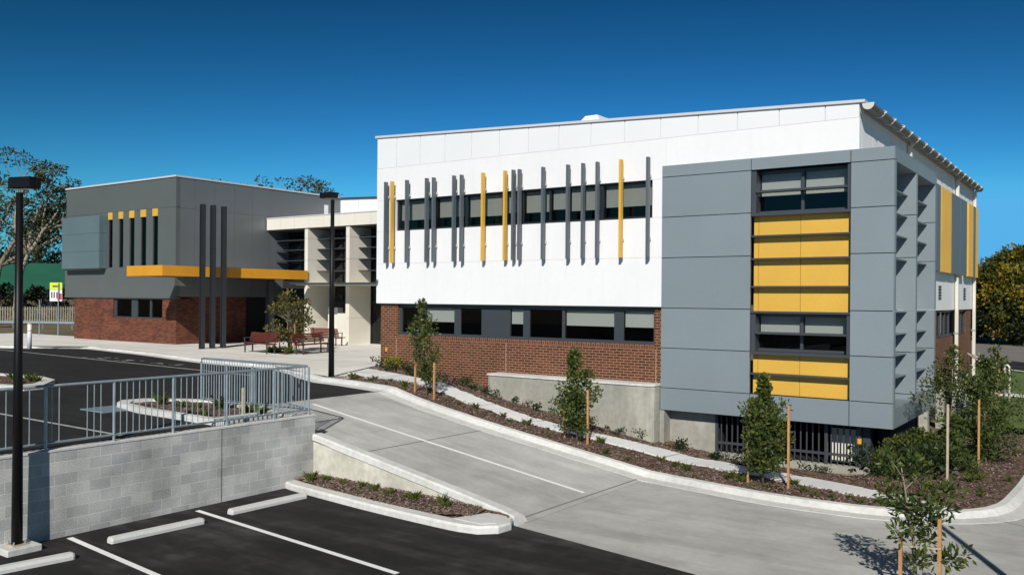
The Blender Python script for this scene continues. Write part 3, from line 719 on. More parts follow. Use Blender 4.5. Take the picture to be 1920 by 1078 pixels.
# ---- grey corner bay
bay=MB();BX0,BX1,BY0,BY1=-11.5,-4.96,24.04,30.0
jz=[-.65,.02,1.21,2.40,3.90,5.11,6.31,6.66];G2=.011
def fp(x0,x1,z0,z1): bay.box(x0+G2,x1-G2,BY0,BY0+.05,z0+G2,z1-G2)
for z0,z1 in zip(jz[1:-2],jz[2:-1]): fp(BX0,-8.75,z0,z1);fp(-6.05,BX1,z0,z1)
for z0,z1 in((jz[0],jz[1]),(jz[-2],jz[-1])):
    fp(BX0,-8.75,z0,z1);fp(-8.75,-6.05,z0,z1);fp(-6.05,BX1,z0,z1)
# left return, top, underside, recess jambs
bay.box(BX0,BX0+.04,BY0+.05,BY0+.3,-.65,6.66)
bay.box(BX0,BX1,BY0+.051,BY1,6.60,6.655);bay.box(BX0,BX1,BY0+.051,BY1,-.64,-.55)
# side frame: three deep vertical blades with open joints
for y0,y1 in((BY0+.05,BY0+.25),(26.85,27.05),(29.78,BY1)):
    for z0,z1 in zip(jz[:-1],jz[1:]): bay.box(-5.93,BX1-.002,y0,y1,z0+G2,z1-G2)
bay.box(-5.93,BX1-.001,BY0+.25,26.85,6.28,6.6);bay.box(-5.93,BX1-.001,27.05,29.78,6.28,6.6)
bay.box(-5.93,BX1-.001,BY0+.25,26.85,-.55,-.13);bay.box(-5.93,BX1-.001,27.05,29.78,-.55,-.13)
bayo=bay.build('corner_bay',M['gray'],mbd)
q=MB();q.box(BX0+.03,-8.77,BY0+.04,BY0+.12,-.62,6.63);q.box(-6.03,BX1-.05,BY0+.045,BY0+.12,-.62,6.63);q.box(-8.77,-6.03,BY0+.04,BY0+.12,-.62,0.0);q.box(-8.77,-6.03,BY0+.04,BY0+.12,6.33,6.63)
q.box(-5.97,-5.93,BY0+.1,BY1-.02,-.5,6.5)
q.build('bay_backing',M['joint'],bayo)
# yellow panels, windows and louvres in the recess
ry=BY0+.23
def recess(z0,z1):
    xs_=[-8.74,-8.60,-7.42,-6.06]
    q=MB()
    for a,c in zip(xs_,xs_[1:]): q.box(a+.006,c-.006,ry,ry+.04,z0,z1)
    q.build('yellow_panel',M['yellow'],bayo)
lz=[5.05,4.45,3.81,3.03]
for z0,z1 in((4.46,5.04),(3.82,4.44),(3.04,3.80),(2.33,3.02),(.60,1.17),(.02,.59)): recess(z0,z1)
q=MB();q.box(-8.75,-6.05,ry+.041,ry+.06,.0,6.31);q=MB();q.box(-8.75,-6.05,ry+.041,ry+.05,2.33,5.05);q.box(-8.75,-6.05,ry+.041,ry+.05,.02,1.17);q.build('panel_backing',M['joint'],bayo)
for zz,h in((5.05,.075),(4.45,.05),(3.81,.05),(3.03,.05),(2.32,.06),(1.18,.075),(.59,.05)):
    MB().box(-8.748,-6.052,BY0+.005,ry+.038,zz-h/2,zz+h/2).build('sun_louvre',M['charcoal'],bayo)
for z0,z1,zl in((5.09,6.31,5.70),(1.22,2.29,1.74)):
    q=MB();fy=ry+.12
    q.box(-8.75,-8.62,BY0+.06,fy+.1,z0,z1);q.box(-6.14,-6.05,BY0+.06,fy+.1,z0,z1)
    q.box(-8.62,-6.14,fy,fy+.1,z0,z0+.08);q.box(-8.62,-6.14,fy,fy+.1,z1-.09,z1);q.box(-7.45,-7.37,fy+.001,fy+.099,z0+.08,z1-.09)
    o=q.build('bay_window',M['charcoal'],bayo)
    for a,c in((-8.62,-7.45),(-7.37,-6.14)):
        MB().box(a,c,fy+.04,fy+.05,z0+.08,z1-.09).build('pane',M['glass'],o)
        MB().box(a+.02,c-.02,fy+.11,fy+.12,zl-.1 if z0>4 else zl-.02,z1-.03).build('blind',M['blind_pale'],o)
    room(-8.75,-6.05,fy+.1,fy+1.2,z0-.02,z1+.02,o)
    MB().box(-8.62,-6.14,BY0+.01,fy-.06,zl-.03,zl+.03).build('sun_louvre',M['charcoal'],bayo)
for zz in(5.66,5.05,4.45,3.81,2.36,1.75,1.17,.57):
    for y0,y1 in((BY0+.251,26.849),(27.051,29.779)):
        q=MB();q.box(-5.928,-5.19,y0,y1,zz-.016,zz+.016);q.build('side_louvre',M['gray'],bayo)
# basement under the bay
b=MB();b.box(-11.65,-9.95,24.5,24.75,-2.6,-.56);b.box(-9.95,-5.6,24.42,24.66,-2.6,-1.80);b.box(-11.66,-11.38,24.06,24.498,-2.6,-.66)
b.build('basement_wall',M['bagged'],mbd)
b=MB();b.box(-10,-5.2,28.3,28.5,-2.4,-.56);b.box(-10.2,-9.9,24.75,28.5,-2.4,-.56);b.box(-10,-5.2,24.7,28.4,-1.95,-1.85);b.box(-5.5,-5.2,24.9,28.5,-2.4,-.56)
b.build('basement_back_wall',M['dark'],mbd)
gate=MB();gate.box(-9.93,-5.85,24.50,24.55,-.72,-.64);gate.box(-9.93,-5.85,24.50,24.55,-1.55,-1.48)
for x in(-9.90,-8.0,-6.76,-5.88): gate.box(x-.04,x+.04,24.49,24.56,-1.80,-.64)
go=gate.build('security_fence',M['charcoal'],mbd)
bar=MB().box(-9.78,-9.745,24.51,24.54,-1.77,-.72).build('fence_bar',M['charcoal'],go)
k=0;x=-9.78
while x<-6.0:
    x+=.165
    if min(abs(x-q) for q in(-8.0,-6.76))>.05 and x<-5.95: copy_part(bar,go,(x+9.78,0,0))
MB().box(-6.74,-6.02,24.9,24.94,-1.78,-.85).build('cream_board',M['cream'],go)
MB().box(-5.93,-5.83,24.46,24.485,-1.16,-1.02).build('warning_plate',M['amber'],go)
b=MB();b.prism([(-5.75,24.4),(-5.1,24.1),(-4.95,24.6),(-5.6,25.0)],-2.2,-1.68);b.build('corner_footing',M['bagged'],mbd)
MB().box(-5.82,-5.62,24.55,26.5,-2.4,-.56).build('basement_pier',M['framegray'],mbd)

# ================================================================== ENTRANCE BLOCK
ent=thing('entrance_block','cream framed glazed entrance block set back between the two wings','building',(-32,34,0))
q=MB()
xe=-41.86
k=0
while xe<-23.5:
    x2=min(xe+1.22,-23.4);q.box(xe+.008,x2-.008,34.0,34.25,6.575,7.235);xe=x2
q.build('cream_fascia',M['cream'],ent)
MB().box(-41.86,-23.4,33.97,34.3,7.236,7.29).build('fascia_cap',M['trim'],ent)
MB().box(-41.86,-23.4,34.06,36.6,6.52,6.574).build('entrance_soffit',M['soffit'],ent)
MB().box(-41.86,-23.4,34.24,41,7.1,7.2).build('entrance_roof',M['trim'],ent)
for x in(-38.56,-35.22,-31.9,-28.6,-25.3):
    q=MB()
    for z0,z1 in((.0,1.5),(1.5,3.36),(3.36,4.75),(4.75,5.98),(5.98,6.52)): q.box(x,x+.27,34.02,35.68,z0+.008,z1-.008)
    q.box(x+.03,x+.24,34.06,35.64,0,6.5)
    q.build('blade_wall',M['cream'],ent)
bays=[(-41.88,-38.57),(-38.28,-35.23),(-34.94,-31.91),(-31.62,-28.6),(-28.3,-25.3)]
for a,c in bays:
    for zz in(5.97,5.39,4.77,4.13): MB().box(a,c,34.70,35.62,zz-.02,zz+.02).build('entrance_louvre',M['charcoal'],ent)
q=MB()
for a,c in bays:
    nx_=3
    for i in range(nx_+1):
        xx=a+(c-a)*i/nx_;q.box(xx-.03,xx+.03,35.72,35.80,0,6.52)
for zz in(.05,2.3,3.5,5.0,6.4): q.box(-41.88,-23.4,35.725,35.795,zz-.05,zz+.05)
gl=q.build('entrance_glazing',M['frame'],ent)
for a,c in bays: MB().box(a+.03,c-.03,35.755,35.765,.1,6.4).build('pane',M['glass'],gl)
q=MB();q.box(-41.9,-23.4,38,38.1,0,6.5);q.box(-41.9,-23.4,35.85,38,.035,.05);q.box(-41.92,-41.9,35.8,38,0,6.5);q.build('lobby',M['dark'],gl)
q=MB();q.box(-32.55,-32.45,35.61,35.69,.9,1.1);q.build('door_handle',M['galv'],gl)
# awning
aw=MB();aw.prism([(-38.1,32.55),(-23.4,32.55),(-23.4,34.0),(-38.1,34.0)],3.33,3.42);
aw.build('awning',M['charcoal'],ent)
q=MB();q.box(-37.8,-23.4,32.75,34.0,3.29,3.328);
for a,c in bays[1:]: q.box(a,c,34.02,35.66,3.29,3.38)
q.build('awning_lining',M['cream'],ent)
MB().box(-37.55,-36.75,34.9,35.3,.02,2.05).build('cream_pier',M['cream'],ent)
MB().box(-35.95,-35.26,34.1,34.5,.02,1.75).build('cream_pier',M['cream'],ent)
q=MB();q.box(-48,-41.9,38.6,38.9,6.5,8.5);q.build('stepped_parapet',M['white_panel'],ent)
q=MB()
for k in range(13):
    a=-48+k*1.92;q.yprism([(a+.01,6.5),(a+1.91,6.5),(a+1.91,9.2-.037*(a+1.91+48)),(a+.01,9.2-.037*(a+48))],40,40.3)
q.build('upper_parapet',M['white_panel'],ent)
MB().yprism([(-48,9.2),(-23.1,8.28),(-23.1,8.40),(-48,9.32)],39.93,44).build('upper_roof_edge',M['charcoal'],ent)

# ================================================================== LEFT GREY AND BRICK WING
lw=thing('grey_wing','dark grey clad wing on mottled brick base with yellow capped slot windows','building',(-47,28,0))
LX0,LX1,LY,LT=-53.2,-41.93,28.0,9.05
q=MB()
slots=[(-48.53,-48.08),(-47.44,-46.98),(-46.36,-45.86),(-45.24,-44.71),(-44.09,-43.59)]
SZ0,SZ1,SZ2=4.26,7.02,7.43
q.box(LX0,LX1-.002,LY,LY+.25,SZ2+.012,LT);q.box(LX0,LX1-.002,LY+.05,LY+.24,SZ2-.02,SZ2+.02);q.box(LX0,LX1-.002,LY,LY+.25,2.6,SZ0)
ed=[LX0]+[e for s_ in slots for e in s_]+[LX1-.002]
for a,c in zip(ed[::2],ed[1::2]): q.box(a,c,LY,LY+.25,SZ0,SZ2)
q.box(LX0,LX0+.25,LY+.25,41,2.6,LT)
q.box(LX0,LX1,LY-.06,LY-.001,2.56,4.18)
q.box(LX0,LX1,LY-.05,29,2.50,2.558)
q.build('grey_cladding',M['gray_dull'],lw)
for i,(a,c) in enumerate(slots):
    o=MB().box(a,a+.04,LY+.06,LY+.12,SZ0,SZ1).box(c-.04,c,LY+.06,LY+.12,SZ0,SZ1).build('slot_window',M['frame'],lw)
    MB().box(a+.04,c-.04,LY+.085,LY+.095,SZ0,SZ1).build('pane',M['glass'],o)
    room(a-.02,c+.02,LY+.255,LY+.9,SZ0-.05,SZ1+.05,o)
    MB().box(a+.005,c-.005,LY-.03,LY+.2,SZ1+.005,SZ2).build('yellow_cap',M['yellow'],o)
q=MB()
for z0,z1 in((4.2,5.2),(5.2,6.25),(6.25,7.26)): q.box(-52.75,-48.62,LY-.5,LY-.02,z0+.006,z1-.006)
q.build('projecting_screen',M['screen_blue'],lw)
MB().box(-52.7,-48.65,LY-.45,LY-.07,4.12,4.2).build('screen_underside',M['joint'],lw)
q=MB();ys_=[LY+.245,29.16,30.44,31.75,33.0,34.3]
for z0,z1 in((2.6,4.3),(4.3,7.4),(7.4,LT)):
    for a,c in zip(ys_,ys_[1:]): q.box(LX1-.25,LX1,a+.008+(.25 if a==LY and False else 0),c-.008,z0+.008,z1-.008)
q.box(LX1-.3,LX1-.012,LY+.252,41,2.61,LT-.01)
q.build('side_cladding',M['gray_gloss'],lw)
MB().box(LX0-.05,LX1+.04,LY-.06,41,LT+.001,LT+.09).build('roof_capping',M['trim'],lw)
b=MB();WX0,WX1,WZ0,WZ1=-48.05,-43.2,1.38,2.5
b.box(-52.3,LX1,LY+.05,LY+.3,-.1,WZ0);b.box(-52.3,WX0,LY+.05,LY+.3,WZ0,2.5);b.box(WX1,LX1,LY+.05,LY+.3,WZ0,2.5)
b.box(-52.3,-52.05,LY+.3,41,-.1,2.5);b.box(LX1-.25,LX1,LY+.302,32.6,-.1,2.607)
b.build('brick_base',M['brick_l'],lw)
q=MB();fy=LY+.13
q.box(WX0,WX1,fy,fy+.08,WZ0,WZ0+.07);q.box(WX0,WX1,fy,fy+.08,WZ1-.07,WZ1)
for a,c in((WX0,-47.85),(-46.3,-45.72),(-44.5,-44.36),(-43.3,WX1)): q.box(a,c,fy+.001,fy+.079,WZ0+.07,WZ1-.07)
o=q.build('base_window',M['framegray'],lw)
for a,c in((-47.85,-46.3),(-45.72,-44.5),(-44.36,-43.3)): MB().box(a,c,fy+.04,fy+.05,WZ0+.07,WZ1-.07).build('pane',M['glass'],o)
MB().box(-47.8,-46.35,fy+.12,fy+.13,2.05,WZ1-.08).build('blind',M['blind_pale'],o)
room(WX0-.02,WX1+.02,LY+.31,LY+1.3,1.3,2.54,o)
# orange canopy
q=MB()
for a,c in((-41.28,-39.75),(-39.75,-38.2)): q.box(a+.006,c-.006,24.8,24.9,3.62,4.13)
for k in range(7):
    a=24.8+k*1.31;q.box(-38.3,-38.2,a+(.1 if k==0 else .006),a+1.304,3.62,4.13)
q.box(-41.28,-41.18,24.9,28,3.62,4.13)
cn=q.build('orange_canopy',M['orange'],lw)
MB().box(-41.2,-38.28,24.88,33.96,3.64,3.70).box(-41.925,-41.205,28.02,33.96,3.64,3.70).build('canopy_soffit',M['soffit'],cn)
MB().box(-41.2,-38.28,24.88,33.96,4.02,4.09).box(-41.925,-41.205,28.02,33.96,4.02,4.09).build('canopy_roof',M['trim'],cn)
q=MB();q.box(-40.2,-39.9,32.6,33.0,0,3.62);q.build('canopy_pier',M['framegray'],lw)
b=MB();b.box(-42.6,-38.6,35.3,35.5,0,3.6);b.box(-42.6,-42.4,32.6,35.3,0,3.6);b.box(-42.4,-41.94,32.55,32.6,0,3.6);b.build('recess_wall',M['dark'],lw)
# three blade posts
for i,(y,lab) in enumerate(((26.6,'tall dark grey blade post before the orange canopy, nearest the brick window'),(27.2,'tall dark grey blade post before the orange canopy, middle one of three'),(27.84,'tall dark grey blade post before the orange canopy, nearest the red benches'))):
    x=-37.6;t=thing('blade_post',lab,'post',(x,y,0),'blade posts by the orange canopy')
    q=MB()
    for xa in(x-.1,x+.085): q.box(xa,xa+.015,y-.11,y+.11,.02,7.2)
    q.box(x-.14,x+.14,y-.15,y+.15,.018,.035)
    q.build('flanges',mat('dark_post_paint',(.038,.043,.052),.4,.2),t);MB().box(x-.085,x+.085,y+.06,y+.09,.02,7.19).build('web',M['frame'],t)

# ================================================================== PLANTS
def leaf(mb,p,d,l,w,r):
    d=Vector(d).normalized();a=Vector((r.gauss(0,1),r.gauss(0,1),r.gauss(0,1)));s_=d.cross(a)
    if s_.length<1e-4:s_=Vector((1,0,0))
    s_.normalize();p=Vector(p);mid=p+d*l*.5
    mb.add([p,mid+s_*w,p+d*l,mid-s_*w],[(0,1,2,3)])
def rdir(r,up=0):
    v=Vector((r.gauss(0,1),r.gauss(0,1),r.gauss(0,1)+up))
    return v.normalized() if v.length>1e-5 else Vector((0,0,1))
def clump(mb,c,rad,n,l,w,r,up=.3,mi=0,tipmi=None,tipf=0,flat=1.):
    c=Vector(c)
    for _ in range(n):
        o=rdir(r)*rad*(r.random()**.45);o.z*=flat
        d=(o.normalized() if o.length>1e-4 else rdir(r))+rdir(r)*.7+Vector((0,0,up))
        mb.mi=tipmi if (tipmi is not None and r.random()<tipf) else mi
        k=r.uniform(.6,1.3);leaf(mb,c+o,d,l*k,w*k,r)
    mb.mi=0
def young_tree(x,y,z,h,seed,label,prof,dens_=1.,tip=.12,group='staked young trees along the footpath',trunkr=.028,lean=(0,0),gap=.12,ll=.095,lw=.024,nb=40):
    """prof: (height fraction, half width in m) pairs that give the crown its own uneven outline"""
    r=random.Random(seed)
    t=thing('young_tree',label,'tree',(x,y,z),group)
    tr=MB();topp=Vector((x+lean[0],y+lean[1],z+h*.95))
    mid=Vector((x,y,z)).lerp(topp,.5)+Vector((r.uniform(-.06,.06),r.uniform(-.06,.06),0))
    tr.tube([(x,y,z-.05),tuple(mid),tuple(topp)],[trunkr,trunkr*.7,.006],7)
    cr=MB()
    def pf(u):
        for a,b in zip(prof,prof[1:]):
            if a[0]<=u<=b[0]: return a[1]+(b[1]-a[1])*(u-a[0])/(b[0]-a[0])
        return .05
    lo=prof[0][0]
    for i in range(nb):
        u=lo+(1-lo)*(i+r.uniform(.1,.9))/nb;w=pf(u);a=i*2.4+r.uniform(-.7,.7);L_=w*r.choice((.45,.75,.95,1.05,1.15))
        st_=(Vector((x,y,z)).lerp(mid,u*2) if u<.5 else mid.lerp(topp,u*2-1));zt=z+h*u
        st_.z=zt-L_*.35
        if st_.z<z+.12: st_.z=z+.12
        en=Vector((st_.x+math.cos(a)*L_,st_.y+math.sin(a)*L_,zt))
        tr.tube([tuple(st_),tuple(st_.lerp(en,.5)+Vector((0,0,-.02))),tuple(en)],[.010,.007,.003],4,cap=False)
        if r.random()<gap: continue
        for s_ in(.5,.78,1.0):
            c=st_.lerp(en,s_)+rdir(r)*.03;cl=min(.24,max(.075,w*.36))*r.uniform(.65,1.25)
            clump(cr,c,cl,int(min(75,max(16,900*cl*cl+14))*dens_*r.uniform(.5,1.3)),ll,lw,r,.35,0,1,tip*(2. if s_>.9 else .5)*(.6+u))
    for k in range(4):
        clump(cr,topp+Vector((r.uniform(-.04,.04),r.uniform(-.04,.04),.05-.11*k)),.06+.015*k,int(15*dens_),.08,.016,r,.9,0,1,.5)
    tr.build('trunk',M['bark'],t,smooth=True);cr.build('crown',[M['leaf_y'],M['leaf_tip']],t)
    return t
def stake(x,y,z,h,label,ma='wood',w=.023,lean=0):
    mb=MB();mb.bar((x,y,z-.1),(x+lean,y,z+h),w*2,w*2);mb.bar((x+lean*.98,y,z+h),(x+lean,y,z+h+.012),w*1.7,w*1.7)
    tag(mb.build('timber_stake',M[ma],loc=(x,y,z)),label,'stake','timber tree stakes')
def tz(x,y):
    return G(x)+.085 if x>-17.8 else .01
young_tree(-16.62,19.3,tz(-16.62,19.3),2.75,11,'young tree with narrow leaning crown in front of the brick wall and windows',[(.14,.28),(.24,.34),(.33,.20),(.40,.38),(.52,.42),(.61,.28),(.68,.36),(.78,.34),(.86,.20),(.93,.14),(1,.06)],1.1,lean=(-.30,.05))
stake(-17.03,19.25,tz(-17.03,0),1.02,'timber stake left of the young tree near the street lamp')
stake(-16.22,19.15,tz(-16.2,0),1.05,'timber stake right of the young tree near the street lamp')
young_tree(-11.62,19.4,tz(-11.62,0),2.32,23,'bushy young tree in front of the low concrete wall, tip against the brick',[(.12,.26),(.2,.42),(.33,.54),(.45,.58),(.55,.46),(.64,.32),(.74,.34),(.82,.2),(.9,.14),(1,.05)],1.35,lean=(-.12,0),gap=.2,nb=46)
stake(-11.93,19.3,tz(-11.9,0),.95,'dark timber stake half hidden under the tree before the concrete wall')
stake(-11.27,19.35,tz(-11.27,0),1.38,'reddish timber stake right of the tree before the concrete wall')
young_tree(-6.62,19.05,tz(-6.6,0),2.36,37,'dense young tree in front of the dark security fence below the grey bay',[(.14,.26),(.2,.36),(.32,.38),(.45,.42),(.56,.46),(.66,.48),(.74,.36),(.80,.20),(.86,.12),(.93,.10),(1,.05)],1.6,tip=.16,gap=.04,nb=62)
stake(-6.92,18.95,tz(-6.9,0),1.0,'timber stake left of the tree before the security fence')
stake(-6.02,18.95,tz(-6.0,0),1.78,'tall orange timber stake right of the tree before the security fence')
# right-hand garden bed
gr='trees and shrubs in the corner garden bed'
young_tree(-3.75,25.2,-1.45,2.95,51,'spreading young tree in the corner bed under the grey bay edge',[(.30,.25),(.42,.5),(.55,.75),(.68,.65),(.8,.38),(.9,.25),(1,.08)],.75,tip=.2,group=gr,gap=.35,nb=38)
young_tree(-2.95,25.0,-1.45,2.7,55,'broad dark tree at the right end of the corner bed with timber stake',[(.08,.45),(.2,.62),(.4,.72),(.55,.62),(.7,.5),(.85,.3),(1,.1)],1.2,tip=.06,group=gr,nb=52,gap=.2)
young_tree(-3.45,23.2,-1.42,.95,58,'mid green shrubby tree behind the weathered grey stake',[(.05,.4),(.25,.55),(.5,.5),(.75,.32),(1,.1)],1.0,tip=.08,group=gr,nb=34)
young_tree(-3.1,28.2,-1.45,2.8,61,'farthest young tree of the corner bed beside the downpipe',[(.18,.3),(.35,.6),(.55,.55),(.75,.4),(.9,.25),(1,.08)],.9,tip=.08,group=gr,nb=40,gap=.25)
young_tree(-4.45,22.3,-1.42,.85,63,'yellowish bushy young plant at the foot of the grey bay corner',[(.05,.4),(.3,.55),(.55,.42),(.8,.25),(1,.1)],.9,tip=.7,group=gr,nb=32)
young_tree(-4.2,24.0,-1.42,.8,66,'low dark spreading bush beneath the grey bay corner',[(.05,.5),(.3,.65),(.6,.5),(1,.15)],1.1,tip=.04,group=gr,nb=36)
stake(-3.3,21.55,-1.42,1.78,'weathered grey stake standing alone in the corner garden bed','wood_gray')
stake(-3.05,24.5,-1.42,1.65,'orange stake before the broad dark tree at the right end','wood')
stake(-3.75,25.9,-1.42,1.65,'orange stake in the middle of the corner garden bed','wood')
stake(-2.25,27.0,-1.42,1.7,'orange stake nearest the driveway end kerb','wood')
# nearest tree, bottom right
def near_tree():
    x,y,z=-2.42,13.3,-1.42;r=random.Random(5)
    t=thing('young_tree','sparse long leaved young tree nearest the camera at the lower right','tree',(x,y,z),'staked young trees along the footpath')
    tr=MB();cr=MB()
    tr.tube([(x,y,z-.05),(x-.04,y,z+.7),(x-.22,y-.03,z+1.85)],[.03,.022,.006],8)
    br=[((-.03,0,.5),(.42,.10,.42)),((-.03,0,.6),(-.25,-.1,.75)),((-.05,0,.75),(.28,.3,.85)),((-.06,0,.8),(-.30,.15,1.06)),((-.08,0,.9),(.38,.12,1.10)),((-.09,0,1.0),(.16,-.2,1.12)),((-.1,0,1.05),(-.40,-.1,1.20)),((-.12,0,1.15),(.48,.0,1.32)),((-.14,0,1.25),(-.36,.1,1.48)),((-.15,0,1.3),(.12,.15,1.50)),((-.17,0,1.4),(-.34,-.1,1.64)),((-.18,0,1.45),(-.05,.05,1.62)),((-.02,0,.35),(.55,.25,.50)),((-.02,0,.35),(.05,-.2,.45)),((-.05,0,.6),(.15,.2,.65)),((-.05,0,.65),(.0,-.05,.85)),((-.08,0,.8),(.1,.1,.95)),((-.1,0,.95),(-.12,0,1.1)),((-.1,0,1.0),(.2,.05,1.28))]
    for a,b in br:
        a=Vector((x,y,z))+Vector((a[0],a[1],a[2]*1.1));b=Vector((x,y,z))+Vector((b[0]*1.08,b[1],b[2]*1.12+.02))
        tr.tube([tuple(a),tuple(a.lerp(b,.5)+Vector((0,0,.04))),tuple(b)],[.011,.008,.003],5,cap=False)
        for s_ in(.45,.7,.95):
            clump(cr,a.lerp(b,s_),.12,30 if s_>.5 else 17,.11,.021,r,.35,0,1,.16)
    tr.build('trunk',M['bark'],t,smooth=True);cr.build('crown',[M['leaf_y'],M['leaf_tip']],t)
near_tree()
stake(-2.62,13.25,-1.45,.83,'dark timber stake under the nearest young tree','wood')
stake(-2.12,13.25,-1.45,1.10,'orange timber stake with cross tie right of the nearest young tree','wood')
tag(MB().bar((-2.62,13.24,-.78),(-2.1,13.24,-.74),.05,.02).build('tree_tie',M['wood_gray'],loc=(-2.4,13.24,-.76)),'pale hessian tie stretched between the stakes of the nearest tree','tree tie')
struct(MB().prism([(-3.3,13.0),(-2.9,13.42),(-2.2,13.45),(-1.5,13.2),(-1.2,12.3),(-3.0,12.2)],-1.55,-1.44).build('tree_island',M['mulch']))

# grass tufts and small shrubs: copies of a few prototypes
def tuft(seed,h=.22,n=46,sp=.06):
    r=random.Random(seed);mb=MB()
    for _ in range(n):
        a=r.uniform(0,6.28);t=r.uniform(.15,.9);L_=h*r.uniform(.6,1.3);b=Vector((r.gauss(0,sp*.4),r.gauss(0,sp*.4),0))
        d=Vector((math.cos(a)*t,math.sin(a)*t,1)).normalized();s_=Vector((-math.sin(a),math.cos(a),0))*.0065
        m1=b+d*L_*.55;e=m1+(d+Vector((math.cos(a),math.sin(a),-.35))*.5).normalized()*L_*.5
        mb.add([b-s_,b+s_,m1+s_*.9,e,m1-s_*.9],[(0,1,2,3,4)])
    return mb
def shrub(seed,rad=.17,n=150,l=.06,w=.018):
    r=random.Random(seed);mb=MB()
    for _ in range(7):
        c=Vector((r.gauss(0,rad*.5),r.gauss(0,rad*.5),rad*r.uniform(.4,1.2)));clump(mb,c,rad*.55,n//7,l,w,r,.4)
    return mb
def proto(mb,name,ma): 
    o=mb.build(name,ma);return o
tufts=[proto(tuft(i,.2+.05*(i%3)),'grass_tuft',M['blade']) for i in range(4)]
shr=[proto(shrub(i+20,.15+.03*i),'small_shrub',M['leaf_d']) for i in range(3)]
lime=proto(shrub(44,.26,300,.085,.024),'lime_shrub',M['leaf_lime'])
used=set()
def put(pl,i,x,y,z,label,cat,group,sc,rot):
    src=pl[i%len(pl)]
    if id(src) not in used: used.add(id(src));o=src
    else: o=src.copy();COL.objects.link(o)
    o.location=(x,y,z);o.rotation_euler=(0,0,rot);o.scale=(sc,sc,sc);tag(o,label,cat,group)
    return o
r=random.Random(77)
i=0
for k in range(44):
    s_=k/44*(len(ko)-1.2);j_=int(s_);t=s_-j_
    a=Vector(ko[j_]).lerp(Vector(ko[j_+1]),t);b=Vector(kq[j_]).lerp(Vector(kq[j_+1]),t);q=a.lerp(b,r.uniform(.2,.85))
    if any((q.x-tx)**2+(q.y-19.2)**2<.12 for tx in(-16.62,-11.62,-6.62)): continue
    put(tufts,i,q.x,q.y,s1(q.x,q.y),'small strappy grass tuft in the narrow mulch strip between kerb and footpath','grass tuft','grass tufts in the kerbside strip',r.uniform(.4,.9),r.uniform(0,6));i+=1
for k in range(11):
    x=-14.6+k*.45+r.uniform(-.15,.15);y=12.95+.28*r.random()
    put(tufts,i,x,y+.02,-1.37,'short grass tuft in the triangular mulch wedge under the ramp side wall','grass tuft','grass tufts in the mulch wedge',r.uniform(.5,.95),r.uniform(0,6));i+=1
for k in range(10):
    x=-19.7+k*.44;y=12.1+r.uniform(-.3,.8)
    put(tufts,i,x,y,.0,'green grass tuft in the kerbed island behind the railing','grass tuft','grass tufts in the railing island',r.uniform(.6,1.2),r.uniform(0,6));i+=1
for x,y in((-26.6,12.7),(-26.9,13.3),(-27.5,13.4),(-28.2,13.2)):
    put(tufts,i,x,y,.0,'grass tuft in the kerbed island at the far left','grass tuft','grass tufts in the left island',r.uniform(.8,1.3),r.uniform(0,6));i+=1
for k in range(14):
    x=r.uniform(-4.4,-2.0);y=r.uniform(19.8,23);
    if y<20.4-.5*(x+4.6): y+=.8
    put(tufts,i,x,y,BED(x,y),'olive grass tuft in the corner garden bed','grass tuft','grass tufts in the corner bed',r.uniform(.5,.9),r.uniform(0,6));i+=1
i=0
def bedpos(x,u):
    ya=poly_y(up0,x);return ya+.25+(23.45 if -17.6<x<-11.5 else 24.1)*0+u
for k in range(44):
    x=-21.8+k*.37+r.uniform(-.12,.12);y0=poly_y(up0,x)+.25;y1=23.3 if -17.9<x<-11.4 else 24.05
    y=y0+(y1-y0)*r.random()**1.1
    if abs(x+16.62)<.3: continue
    put(shr,i,x,y,BED(x,y)-.02,'small dark green shrub planted in the mulch between footpath and building','shrub','small shrubs along the building',r.uniform(.6,1.25),r.uniform(0,6));i+=1
for k in range(9):
    x=r.uniform(-5.0,-3.4);y=r.uniform(21.2,24.4)
    put(shr,i,x,y,BED(x,y)-.02,'dark green shrub in the corner garden bed','shrub','shrubs in the corner bed',r.uniform(1.4,2.6),r.uniform(0,6));i+=1
for (x,y,s_,lb) in((-21.85,23.6,1.1,'lime yellow leafy shrub at the left end of the brick wall'),):
    put([lime],0,x,y,BED(x,y),lb,'shrub',None,s_,.4)
put(shr,1,-22.7,23.75,.0,'dark spiky shrub at the plaza corner by the handrail','shrub',None,1.5,2.)
stake(-16.14,12.5,-.02,.62,'weathered short stake in the island behind the railing','wood_gray',.03)

# magnolia bed in the plaza
def magnolia():
    x,y=-32.2,27.55;r=random.Random(9)
    t=thing('magnolia_tree','bronze tipped magnolia tree between the red benches on the plaza','tree',(x,y,.03))
    tr=MB();cr=MB()
    for k in range(3): tr.tube([(x+.05*k-.05,y,0),(x+.12*(k-1),y+.05*(k-1),1.0),(x+.35*(k-1),y+.2*(1-k%2),2.2)],[.04,.03,.01],7)
    for _ in range(72):
        zz=r.uniform(.55,2.7);rad=1.25*math.sin(math.pi*min(1,(zz-.2)/2.75))**.8*(1.05-.12*zz);a=r.uniform(0,6.28);q=rad*r.random()**.5
        c=(x+math.cos(a)*q,y+math.sin(a)*q,zz);clump(cr,c,.22,26,.17,.04,r,.6,0,1,.26)
        tr.tube([(x,y,max(.5,zz-.5)),c],[.014,.005],4,cap=False)
    clump(cr,(x+.05,y,2.75),.18,26,.17,.04,r,.9,0,1,.4)
    tr.build('trunk',M['bark'],t);cr.build('crown',[M['leaf_mag'],M['leaf_rust']],t)
magnolia()
struct(MB().prism([(-33.6,26.9),(-31.2,26.5),(-31.6,28.4),(-33.4,28.5)],0,.045).build('plaza_bed',M['mulch']))
i=0
